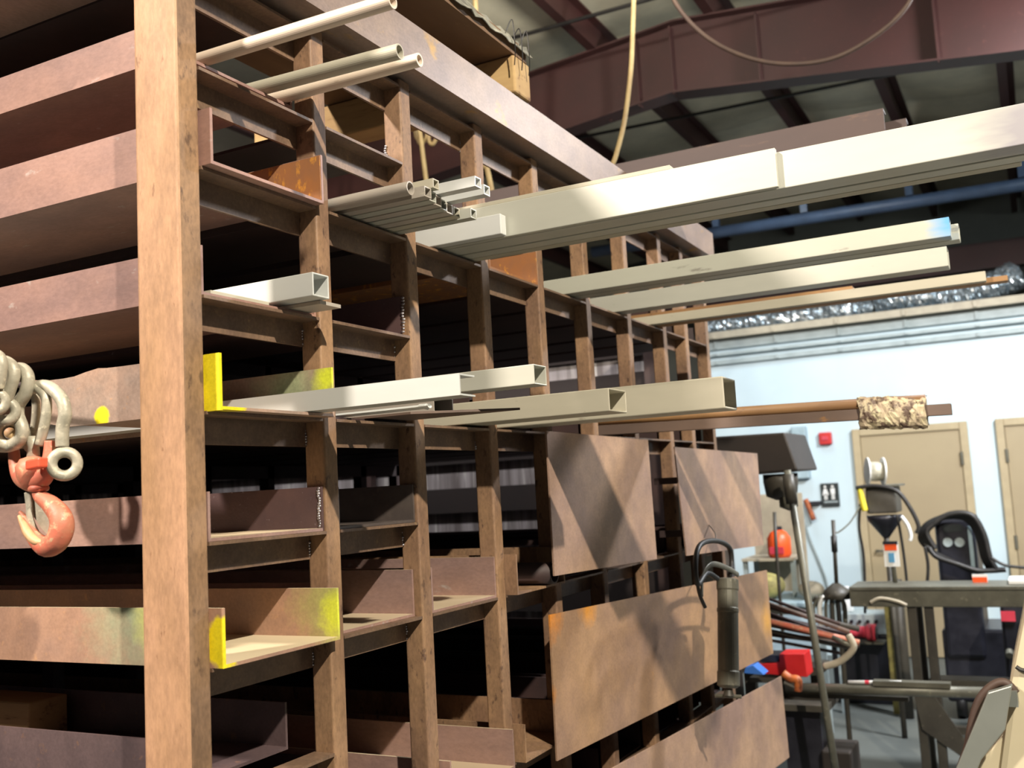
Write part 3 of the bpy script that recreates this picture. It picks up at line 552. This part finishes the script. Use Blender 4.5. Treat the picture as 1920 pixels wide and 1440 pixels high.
# ------------------------------------------------------------------ hoses under the roof
def A(px, py, y): return at(px, py, y=y)
pipe_thing('air_hose', 'tan air hose hanging straight down behind the rack', 'hose', [A(1190, -60, 5), A(1187, 40, 5), A(1183, 130, 5), A(1172, 220, 5), A(1158, 280, 5), A(1146, 312, 5), A(1120, 345, 5)], .013, hose_y)
pipe_thing('air_hose', 'tan hose sagging in a long arc in front of the maroon rafter', 'hose', [A(1240, -60, 5.2), A(1268, 8, 5.2), A(1320, 66, 5.2), A(1390, 104, 5.2), A(1470, 120, 5.2), A(1560, 110, 5.2), A(1640, 68, 5.2), A(1700, 12, 5.2), A(1730, -60, 5.2)], .012, hose_b)
pipe_thing('air_hose', 'looped hose seen through the third opening of the rack top', 'hose', [Vector((-1.75, 4.9, 5.2)), A(770, 185, 4.9), A(785, 235, 4.9), A(798, 330, 4.9), A(810, 420, 4.9)], .014, hose_y)
pipe_thing('air_hose', 'curled hose beside the straight one in the third opening', 'hose', [Vector((-1.72, 4.95, 5.2)), A(778, 200, 4.95), A(785, 265, 4.95), A(797, 262, 4.95), A(806, 235, 4.95), A(804, 262, 4.95), A(812, 270, 4.95), A(822, 245, 4.95), A(824, 200, 4.95)], .012, hose_y)
pipe_thing('air_hose', 'pale hose hanging in the fourth opening of the rack top', 'hose', [Vector((-1.4, 5.0, 5.2)), A(905, 270, 5.0), A(912, 310, 5.0), A(922, 360, 5.0), A(930, 430, 5)], .016, hose_y)
# ------------------------------------------------------------------ wall fittings
al = empty('fire_alarm', 'small red box high on the white wall left of the door', 'alarm'); p = A(1547, 822, 10.25)
link('housing', B(p.x-.06, p.x+.06, 10.24, 10.3, p.z-.06, p.z+.06), redp, al, .01); link('strobe', B(p.x-.03, p.x+.03, 10.23, 10.24, p.z-.02, p.z+.02), pinkred, al, .004)
cb2 = empty('conduit_box', 'tall blue-grey conduit cover on the white wall beside the hood', 'box')
link('cover', B(-.88, -.74, 10.20, 10.3, 1.72, 2.24), paleblue, cb2, .01)
sg = empty('restroom_sign', 'black restroom sign with two white figures left of the door', 'sign'); c = A(1556, 928, 10.27); sx, sz = c.x, c.z
link('sign_panel', B(sx-.085, sx+.085, 10.275, 10.298, sz-.115, sz+.115), signblk, sg, .004)
def figure(fx, skirt):
    bm = NB(); lathe(bm, [(.012, -.002), (.012, .002)], (fx, 10.271, sz+.082), axis=1, n=16)
    if skirt: prism(bm, [(fx-.012, sz+.062), (fx+.012, sz+.062), (fx+.030, sz+.0), (fx-.030, sz+.0)], 1, 10.269, 10.273)
    else: box(bm, fx-.02, fx+.02, 10.269, 10.273, sz+.01, sz+.064)
    box(bm, fx-.014, fx-.003, 10.269, 10.273, sz-.045, sz+.012); box(bm, fx+.003, fx+.014, 10.269, 10.273, sz-.045, sz+.012); return bm
link('woman_figure', figure(sx-.04, True), whitep, sg); link('man_figure', figure(sx+.03, False), whitep, sg)
link('text_strip', B(sx-.06, sx+.07, 10.268, 10.274, sz-.075, sz-.06), trimgrey, sg)
tag(link('wall_bracket', B(-.81, sx-.09, 10.22, 10.29, sz-.085, sz-.055), blk2), 'short black bar on the wall pointing at the restroom sign', 'bracket')
# ------------------------------------------------------------------ dark hooded machine with pole
hd = empty('drill_hood', 'dark brown sheet metal hood sticking out past the rack end', 'machine')
link('hood', prism(NB(), [(A(1320, 822, 5.0).x, 1.97), (.185, 1.965), (.235, 1.775), (-.05, 1.768), (-.3, 1.85)], 1, 5.0, 5.5), hood_m, hd, .01)
link('gear_case', lathe(NB(), [(.03, -.11), (.075, -.09), (.085, -.02), (.085, .02)], (.12, 5.12, 1.745)), darkm, hd, smooth=True)
link('motor_cap', lathe(NB(), [(.0, -.05), (.045, -.03), (.045, .04)], (.155, 5.1, 1.63)), greym, hd, smooth=True)
link('column', rod((-.28, 5.42, 0), (-.28, 5.42, 1.86), .05, 20), hood_m, hd, smooth=True)
link('column_base', B(-.40, -.16, 5.3, 5.54, 0, .05), hood_m, hd, .01)
pl = empty('support_pole', 'slender grey-brown pole standing from floor up to the hood', 'pole')
link('pole', rod((.34, 4.9, 0.02), (.205, 4.9, 1.78), .017, 18), greym, pl, smooth=True); link('collar', rod((.214, 4.9, 1.62), (.206, 4.9, 1.76), .027, 18), darkm, pl, smooth=True); link('foot', B(.26, .42, 4.82, 4.98, 0, .02), darkm, pl)
# ------------------------------------------------------------------ fabrication table, things on and around it
tb = empty('welding_table', 'long dark steel welding table in front of the doors', 'table'); ty = 6.2
link('table_top', B(.22, 1.9, ty, 6.52, .975, 1.09), greym, tb, .006)
link('top_edge_strip', B(.24, 1.9, ty-.012, ty-.001, 1.072, 1.088), greym, tb)
for x in (.55, .64, 1.70): link('leg', B(x-.024, x+.024, ty+.02, ty+.07, 0, .974), darkm, tb, .004)
for x in (.55, 1.70): link('leg', B(x-.03, x+.03, 6.44, 6.50, 0, .974), darkm, tb, .004)
link('lower_shelf', B(.60, 1.9, ty+.08, 6.43, .50, .56), darkm, tb); link('lower_rail', B(.6, 1.9, ty+.01, ty+.05, .28, .32), darkm, tb)
link('gusset', prism(NB(), [(.52, .50), (.62, .50), (.80, .20), (.80, .12), (.55, .30)], 1, ty+.0, ty+.012), darkm, tb)
# sign stand on table
st = empty('warning_label_stand', 'small white and red warning label on a metal stand on the table', 'sign'); c = A(1671, 1035, 6.4)
link('stand_rod', rod((c.x+.005, 6.42, 1.092), (c.x+.0, 6.42, c.z), .013), greym, st, smooth=True)
link('label_card', B(c.x-.042, c.x+.042, 6.392, 6.406, c.z-.085, c.z+.06), whitep, st)
link('red_band', B(c.x-.034, c.x+.034, 6.388, 6.392, c.z+.01, c.z+.045), orangep, st); link('black_band', B(c.x-.042, c.x+.042, 6.386, 6.391, c.z+.046, c.z+.064), blk2, st)
link('blue_mark', B(c.x-.016, c.x+.016, 6.388, 6.392, c.z-.06, c.z-.005), label_bl, st)
# wire feeder on its boom
wf = empty('wire_feeder', 'grey wire feeder with yellow handle and wire spool on a post', 'machine'); wy = 7.12
a, b = A(1622, 915, wy), A(1682, 962, wy)
link('feeder_box', B(a.x, b.x, wy, wy+.3, b.z, a.z), darkm, wf, .01)
link('yellow_handle', sweep(NB(), [A(1612, 915, wy-.03), A(1616, 935, wy-.03), A(1622, 958, wy-.03)], .020, 10, 5), yelp, wf, smooth=True)
fc = A(1658, 966, wy+.1); link('funnel', lathe(NB(), [(.012, -.155), (.02, -.15), (.11, -.03), (.115, 0)], fc), blk2, wf, smooth=True)
link('stand_post', rod((fc.x, wy+.1, 0), (fc.x, wy+.1, fc.z-.14), .018), darkm, wf, smooth=True)
link('shelf_plate', B(a.x-.04, b.x+.03, wy-.02, wy+.32, a.z+.001, a.z+.014), greym, wf)
sc_ = A(1641, 884, wy+.1); axs = Vector((.93, .35, -.05))
link('spool_flange', lathe(NB(), [(.095, -.055), (.095, -.047)], sc_, ax=axs), whitep, wf); link('spool_flange', lathe(NB(), [(.095, .047), (.095, .055)], sc_, ax=axs), whitep, wf)
link('wire_coil', lathe(NB(), [(.062, -.046), (.066, 0), (.062, .046)], sc_, ax=axs), galv, wf, smooth=True)
link('gun_hose', sweep(NB(), [A(1605, 915, wy-.04), A(1640, 911, wy-.04), A(1680, 920, wy-.04), A(1705, 950, wy-.04), A(1722, 985, wy-.04), A(1718, 1000, wy-.04)], .014, 10, 8), black, wf, smooth=True)
link('cable', sweep(NB(), [A(1682, 965, wy-.02), A(1690, 1010, wy-.02), A(1697, 1060, wy-.02), A(1706, 1150, 7.1)], .009, 8, 8), black, wf, smooth=True)
link('cable', sweep(NB(), [A(1613, 945, wy), A(1611, 990, wy), A(1620, 1050, wy), A(1622, 1150, 7.1)], .009, 8, 8), black, wf, smooth=True)
link('torch', sweep(NB(), [A(1690, 968, wy-.04), A(1702, 985, wy-.04), A(1708, 1005, wy-.04), A(1706, 1014, wy-.04)], .012, 8, 5), whitep, wf, smooth=True)
# welder with coiled hoses
wl = empty('welding_machine', 'black welding machine with two round dials and coiled hoses', 'machine'); my = 7.8
a, b = A(1750, 972, my), A(1838, 1095, my)
link('cabinet', B(a.x, b.x, my, my+.6, .42, a.z), blk2, wl, .03)
link('lower_cabinet', B(a.x-.02, b.x+.22, my+.02, my+.6, .12, .62), blk2, wl, .02)
for s in (1777, 1799): c = A(s, 1017, my); link('dial', lathe(NB(), [(.030, -.012), (.034, 0), (.034, .01)], c, axis=1), trimgrey, wl)
link('front_trim', B(b.x-.045, b.x-.02, my-.012, my, .95, a.z-.06), paleblue, wl)
link('display_panel', B(a.x+.06, b.x-.08, my-.006, my, a.z-.10, a.z-.05), signblk, wl)
for x in (a.x+.06, b.x+.12): link('wheel', rod((x-.03, my+.1, .09), (x+.03, my+.1, .09), .09, 20), black, wl, smooth=True)
bm = NB()
for k in range(4):
    dx = k*4-6; sweep(bm, [A(1748+dx, 1030, my-.05-.02*k), A(1732+dx, 1010-k*3, my-.05-.02*k), A(1742+dx, 985, my-.05-.02*k), A(1775+dx, 970-k*2, my-.05-.02*k), A(1815+dx, 972-k*2, my-.05-.02*k), A(1838+dx, 1000, my-.05-.02*k), A(1850+dx, 1045, my-.05-.02*k), A(1862+dx, 1068, my-.05-.02*k)], .020, 10, 8)
    sweep(bm, [A(1736+dx, 1015+k*4, my-.06-.02*k), A(1750+dx, 1032+k*4, my-.08-.02*k), A(1790+dx, 1052+k*2, my-.08-.02*k), A(1830+dx, 1070, my-.06-.02*k), A(1880+dx, 1068, my-.05-.02*k)], .018, 10, 8)
link('coiled_hose', bm, black, wl, smooth=True)
pipe_thing('power_cable', 'thin dark cable hanging between feeder post and black welder', 'cable', [A(1734, 1025, 7.6), A(1740, 1060, 7.6), A(1738, 1100, 7.6), A(1735, 1140, 7.6)], .011, black)
pipe_thing('power_cable', 'dark cable running right from the welder coil', 'cable', [A(1858, 1045, 7.6), A(1885, 1060, 7.6), A(1930, 1065, 7.6)], .010, black)
tag(link('sheet_stack', B(1.06, 1.9, 6.26, 6.5, 1.092, 1.115), whitep, None, .004), 'bright flat sheet lying on the table at the right edge', 'sheet')
ws = empty('warning_label', 'small red and white warning label at the table edge below the welder', 'sign'); c = A(1838, 1092, 6.4)
link('label_card', B(c.x-.04, c.x+.04, 6.40, 6.41, 1.091, c.z+.045), whitep, ws); link('red_band', B(c.x-.038, c.x+.038, 6.395, 6.40, c.z-.0, c.z+.03), orangep, ws)
ms = empty('machine_plate', 'small maker plate on the dark machine below the table', 'label'); c = A(1886, 1172, 6.6)
link('plate', B(c.x-.04, c.x+.04, 7.045, 7.06, c.z-.04, c.z+.02), pinkred, ms)
pg = empty('pump_unit', 'dark cluttered machine standing under the welding table', 'machine')
link('body', B(.97, 1.75, 7.06, 7.4, .0, .92), blk2, pg, .02)
for k in range(6): link('fitting', rod((1.0+k*.11, 7.06, .60+.05*(k % 2)), (1.0+k*.11, 7.02, .58+.05*(k % 2)), .022, 12), greym, pg)
# vertical rod with tool rack behind
ts = empty('tool_stand', 'dark upright rod with hanging tongs at its foot', 'stand'); ty2 = 6.4
link('rod', rod(A(1562, 975, ty2), A(1569, 1105, ty2), .012), darkm, ts, smooth=True); link('grip', rod(A(1563, 1005, ty2), A(1565, 1035, ty2), .018), black, ts, smooth=True)
link('stand_leg', rod(A(1569, 1105, ty2), (A(1569, 1105, ty2).x, ty2, 0), .015), darkm, ts)
link('hub', lathe(NB(), [(.10, -.03), (.07, .02), (.02, .06)], A(1569, 1112, ty2)), darkm, ts, smooth=True)
for k, (x, yb, m) in enumerate([(1526, 1160, greym), (1537, 1175, whitep), (1548, 1178, greym), (1560, 1170, darkm), (1572, 1182, black), (1583, 1168, greym), (1515, 1150, darkm)]):
    link('hanging_tool', sweep(NB(), [A(1560+(x-1560)*.6, 1118, ty2-.05), A(x, 1135, ty2-.05), A(x+2, yb, ty2-.05)], .010+.004*(k % 2), 8, 4), m, ts, smooth=True)
link('left_brace', sweep(NB(), [A(1562, 1112, ty2), A(1545, 1118, ty2), A(1528, 1135, ty2)], .014, 8, 4), black, ts, smooth=True)
pipe_thing('power_cable', 'thin cable drooping from the feeder to the upright rod', 'cable', [A(1612, 950, 7.05), A(1595, 978, 6.7), A(1575, 996, 6.5), A(1566, 999, 6.4)], .005, greym)
pipe_thing('cord', 'pale cord hanging on the white wall beside the pole', 'cord', [A(1500, 940, 10.27), A(1515, 1000, 10.27), A(1535, 1050, 10.27), A(1552, 1100, 10.27), A(1560, 1180, 10.27)], .010, trimgrey)
pipe_thing('cord', 'orange and cream strap hanging by the pole', 'cord', [A(1510, 936, 10.22), A(1518, 955, 10.22), A(1526, 975, 10.22)], .026, orangerust, 4)
# orange jug, olive bundle, pale table behind
jg = empty('orange_jug', 'orange plastic jug on a shelf behind the pole', 'jug'); a, b = A(1440, 1045, 7.6), A(1482, 998, 7.6)
link('body', lathe(NB(), [(.07, 0), (.085, .02), (.085, .14), (.06, .18), (.03, .20)], ((a.x+b.x)/2, 7.6, a.z)), orangep, jg, smooth=True); link('cap', lathe(NB(), [(.03, .20), (.03, .225)], ((a.x+b.x)/2, 7.6, a.z)), blk2, jg)
link('label_patch', B((a.x+b.x)/2-.05, (a.x+b.x)/2+.05, 7.505, 7.52, a.z+.03, a.z+.08), pinkred, jg)
sh = empty('side_shelf', 'pale cluttered workbench with a backboard behind the pole', 'bench')
x0, x1 = -.75, -.27; zz = a.z
link('shelf_board', B(x0, x1-.1, 7.5, 7.9, zz-.02, zz-.001), beige, sh); link('backboard', B(x0, -.36, 7.92, 7.95, .7, 1.62), beige, sh)
c1 = A(1500, 1130, 7.4); link('bench_top', B(x0, -.12, 7.2, 7.9, .84, .88), paleblue, sh, .01)
for x in (x0+.04, -.16):
    for y in (7.24, 7.86): link('leg', B(x-.02, x+.02, y-.02, y+.02, 0, .839), trimgrey, sh)
for y in (7.55, 7.86): link('shelf_support', B(x0, x0+.03, y-.02, y+.02, .881, zz-.021), trimgrey, sh)
for y in (7.55, 7.86): link('shelf_support', B(x1-.13, x1-.10, y-.02, y+.02, .881, zz-.021), trimgrey, sh)
tag(link('canvas_bag', (lambda bm: (bmesh.ops.create_icosphere(bm, subdivisions=3, radius=1, matrix=Matrix.Translation((-.56, 7.40, .975)) @ Matrix.Diagonal((.14, .12, .094, 1))), bm)[1])(NB()), olive, smooth=True), 'olive yellow canvas bundle on the pale bench', 'bag')
tag(link('canvas_bag', (lambda bm: (bmesh.ops.create_icosphere(bm, subdivisions=3, radius=1, matrix=Matrix.Translation((-.24, 7.40, .944)) @ Matrix.Diagonal((.09, .10, .062, 1))), bm)[1])(NB()), beige, smooth=True), 'small beige cloth bundle at the right end of the pale bench', 'bag')
pipe_thing('dark_tube', 'dark upright tube in front of the orange jug', 'tube', [A(1452, 960, 7.0), A(1456, 1040, 7.0), (A(1460, 1100, 7.0).x, 7.0, 0)], .012, darkm, 1)
# bundle of bars leaning down to the right
cols = [dark_beam, flat_b, darkm, inner_m, dark_beam, hookred, flat_b, darkm, hose_b, inner_m]
for k in range(10):
    y = 5.6+.03*(k % 5); o0 = k*11
    p0 = A(1400, 1108+o0*.85, y); p1 = A(1575+(k % 3)*18, 1170+o0*.45+(k % 2)*10, y)
    tag(link('steel_rod', rod(p0, p1, .009+.003*(k % 3), 10), cols[k], smooth=True), 'bar %s from the top in the bundle of bars slanting behind the pole' % ['first', 'second', 'third', 'fourth', 'fifth', 'sixth', 'seventh', 'eighth', 'ninth', 'tenth'][k], 'bar', 'slanting bars behind the pole')
br = empty('bar_cradle', 'dark steel cradle that carries the slanting bars', 'stand')
link('cradle_arm', B(-.3, .15, 5.55, 5.80, .70, .74), darkm, br)
for x in (-.25, .11): link('leg', B(x-.03, x+.03, 5.62, 5.68, 0, .70), darkm, br)
# vise-like clamp pieces
cl = empty('bar_clamp', 'pale worn clamp lying among the slanting bars', 'clamp')
link('jaw', sweep(NB(), [A(1545, 1250, 5.35), A(1575, 1240, 5.35), A(1600, 1215, 5.35), A(1590, 1190, 5.35)], .018, 10, 6), beige, cl, smooth=True)
link('screw', rod(A(1560, 1195, 5.35), A(1605, 1215, 5.35), .014), greym, cl, smooth=True)
# red torch, red box, blue piece, clamp on horizontal pipe
tr = empty('torch_light', 'faded red torch-shaped tool lying in the clutter left of the table', 'torch')
a, b = A(1572, 1182, 8.1), A(1642, 1186, 8.1); d = (b-a); n_ = d.length
link('handle', lathe(NB(), [(.028, 0), (.042, .01), (.042, n_*.72)], a, ax=d), pinkred, tr, smooth=True); hdp = link('head', lathe(NB(), [(.042, n_*.72), (.062, n_*.8), (.062, n_)], a, ax=d), pinkred, tr, smooth=True)
link('lens', lathe(NB(), [(.05, n_), (.05, n_+.01)], a, ax=d), blk2, hdp)
TZ = min(a.z, b.z)-.0635
rb = empty('red_toolbox', 'bright red metal box with black lid at the rack end', 'box')
a, b = A(1420, 1235, 5.3), A(1512, 1272, 5.3)
link('body', prism(NB(), [(A(1462, 1228, 5.3).x, A(1462, 1226, 5.3).z), (A(1508, 1226, 5.3).x, A(1508, 1226, 5.3).z), (A(1514, 1270, 5.3).x, A(1514, 1270, 5.3).z), (A(1480, 1270, 5.3).x, A(1480, 1268, 5.3).z), (A(1415, 1262, 5.3).x, A(1415, 1262, 5.3).z), (A(1415, 1245, 5.3).x, A(1415, 1245, 5.3).z), (A(1455, 1243, 5.3).x, A(1455, 1243, 5.3).z)], 1, 5.3, 5.45), redp, rb, .004)
link('lid', B(A(1425, 1240, 5.3).x, A(1463, 1240, 5.3).x, 5.30, 5.45, A(1440, 1242, 5.3).z, A(1440, 1228, 5.3).z), blk2, rb, .003)
tag(link('blue_wedge', prism(NB(), [(A(p_, q_, 5.1).x, A(p_, q_, 5.1).z) for p_, q_ in ((1395, 1262), (1398, 1252), (1412, 1248), (1432, 1265))], 1, 5.1, 5.2), bluepl), 'small blue piece between the plates and the red box', 'wedge')
oc = empty('orange_clamp', 'orange rusty clamp below the red box', 'clamp')
link('jaw', sweep(NB(), [A(1468, 1262, 5.1), A(1482, 1272, 5.1), A(1496, 1275, 5.1), A(1496, 1296, 5.1)], .02, 10, 5), orangerust, oc, smooth=True); link('screw', rod(A(1470, 1280, 5.1), A(1495, 1292, 5.1), .012), darkm, oc)
hs = empty('pipe_stand', 'dark stand carrying a long horizontal pipe behind the pole', 'stand')
link('stand_body', B(.02, .20, 5.2, 5.4, 0, .60), blk2, hs); link('foot_box', B(.20, .34, 5.15, 5.4, 0, .42), hood_m, hs, .01); link('top_plate', B(.0, .25, 5.15, 5.45, .60, .63), darkm, hs); tz = A(1480, 1270, 5.3).z; link('tool_tray', B(-.16, .0, 5.29, 5.46, tz-.03, tz-.006), darkm, hs); link('tray_bracket', B(-.01, .02, 5.33, 5.40, .60, tz-.005), darkm, hs)
lp = empty('horizontal_pipe', 'long dull pipe lying level across the space below the table', 'pipe')
link('pipe', rod((.02, 5.3, .680), (.98, 5.3, .695), .026, 18), greym, lp, smooth=True); link('lug', B(.45, .80, 5.27, 5.33, .712, .735), greym, lp)
link('dark_rail', B(.02, .60, 5.33, 5.37, .631, .652), darkm, lp)
wt = empty('white_marker_tube', 'thin white tube with red bands on the horizontal pipe', 'tube')
a, b = A(1590, 1274, 5.3), A(1690, 1275, 5.3)
link('tube', rod((a.x, 5.30, .720), (b.x, 5.30, .728), .009, 12), whitep, wt, smooth=True); link('red_band', rod((a.x+.08, 5.30, .7222), (a.x+.10, 5.30, .7227), .0098, 12), pinkred, wt)
gb = empty('grey_panel_box', 'pale control box with dark knobs behind the red torch', 'box'); a, b = A(1578, 1150, 8.2), A(1660, 1170, 8.2)
link('box', B(a.x, b.x, 8.2, 8.45, b.z-.08, a.z), trimgrey, gb, .01)
for k in range(4): link('knob', rod((a.x+.07+.06*k, 8.185, a.z-.06), (a.x+.07+.06*k, 8.2, a.z-.06), .014, 12), blk2, gb)
link('front_shelf', B(a.x-.03, b.x, 8.02, 8.199, TZ-.012, TZ), greym, gb); link('cabinet', B(a.x-.1, b.x+.05, 8.2, 8.6, 0, b.z-.081), blk2, gb, .01)
tag(link('spray_bottle', lathe(NB(), [(.04, 0), (.046, .01), (.046, .10), (.016, .14), (.016, .17), (.026, .172), (.026, .195)], (A(1590, 1149, 8.3).x, 8.3, a.z+.001)), whitep, smooth=True), 'small white bottle standing on the control box', 'bottle')
tag(link('yellow_post', B(A(1668, 1180, 7.9).x-.025, A(1668, 1180, 7.9).x+.025, 7.9, 7.94, 0, .88), olive, None, .004), 'yellow striped upright post at the left table leg', 'post')
tag(link('round_bar', rod((A(1688, 1180, 7.8).x, 7.8, 0), (A(1684, 1130, 7.8).x, 7.8, .97), .04, 16), darkm, smooth=True), 'dark olive round bar beside the yellow post', 'bar')
pipe_thing('cord', 'pale twisted cord over the left table corner', 'cord', [A(1632, 1130, 6.188), A(1650, 1122, 6.188), A(1680, 1127, 6.188), A(1700, 1135, 6.188)], .010, beige)
# ------------------------------------------------------------------ cream machine at the lower right
cm = empty('cream_machine', 'cream painted machine cover at the lower right edge', 'machine'); fy = 3.2
def pz(px, py, y=fy): v = A(px, py, y); return (v.x, v.z)
link('cover', prism(NB(), [pz(1925, 1120), pz(1893, 1280), pz(1872, 1445), pz(1862, 1560), (pz(1862, 1560)[0], .02), (1.75, .02), (1.75, 1.5), pz(1945, 1060)], 1, fy, fy+.45), creamp, cm, .02)
link('lower_cover', prism(NB(), [pz(1888, 1375), pz(1820, 1450), (pz(1800, 1500)[0], .02), (pz(1880, 1500)[0]+.05, .02)], 1, fy+.02, fy+.3), creamp, cm, .004)
link('black_clip', sweep(NB(), [A(1905, 1250, fy-.01), A(1915, 1256, fy-.01), A(1930, 1258, fy-.01)], .006, 8, 4), black, cm)
gp = empty('grey_guard', 'slanting grey metal guard in front of the cream machine', 'guard')
link('guard_plate', prism(NB(), [pz(1852, 1299, 3.1), pz(1898, 1285, 3.1), pz(1885, 1368, 3.1), pz(1840, 1425, 3.1), pz(1800, 1520, 3.1), pz(1760, 1520, 3.1), pz(1793, 1440, 3.1)], 1, 3.1, 3.13), greyp, gp, .003)
link('bracket', B(pz(1890, 1290, 3.1)[0]-.01, pz(1890, 1290, 3.1)[0]+.02, 3.131, fy-.001, pz(1890, 1330, 3.1)[1], pz(1890, 1300, 3.1)[1]), greyp, gp)
link('guard_leg', B(pz(1780, 1520, 3.1)[0]-.02, pz(1780, 1520, 3.1)[0]+.02, 3.10, 3.14, 0, pz(1780, 1500, 3.1)[1]), greyp, gp)
pipe_thing('brown_hose', 'dusty brown hose curving over the grey guard', 'hose', [A(1800, 1445, 3.156), A(1815, 1400, 3.156), A(1824, 1350, 3.156), A(1838, 1310, 3.156), A(1862, 1285, 3.156), A(1885, 1280, 3.156), A(1905, 1300, 3.156)], .012, hose_b)
pipe_thing('brown_hose', 'second dusty brown hose beside the first over the guard', 'hose', [A(1812, 1445, 3.172), A(1826, 1395, 3.172), A(1836, 1345, 3.172), A(1850, 1310, 3.172), A(1870, 1292, 3.172), A(1898, 1300, 3.172)], .011, hose_b)
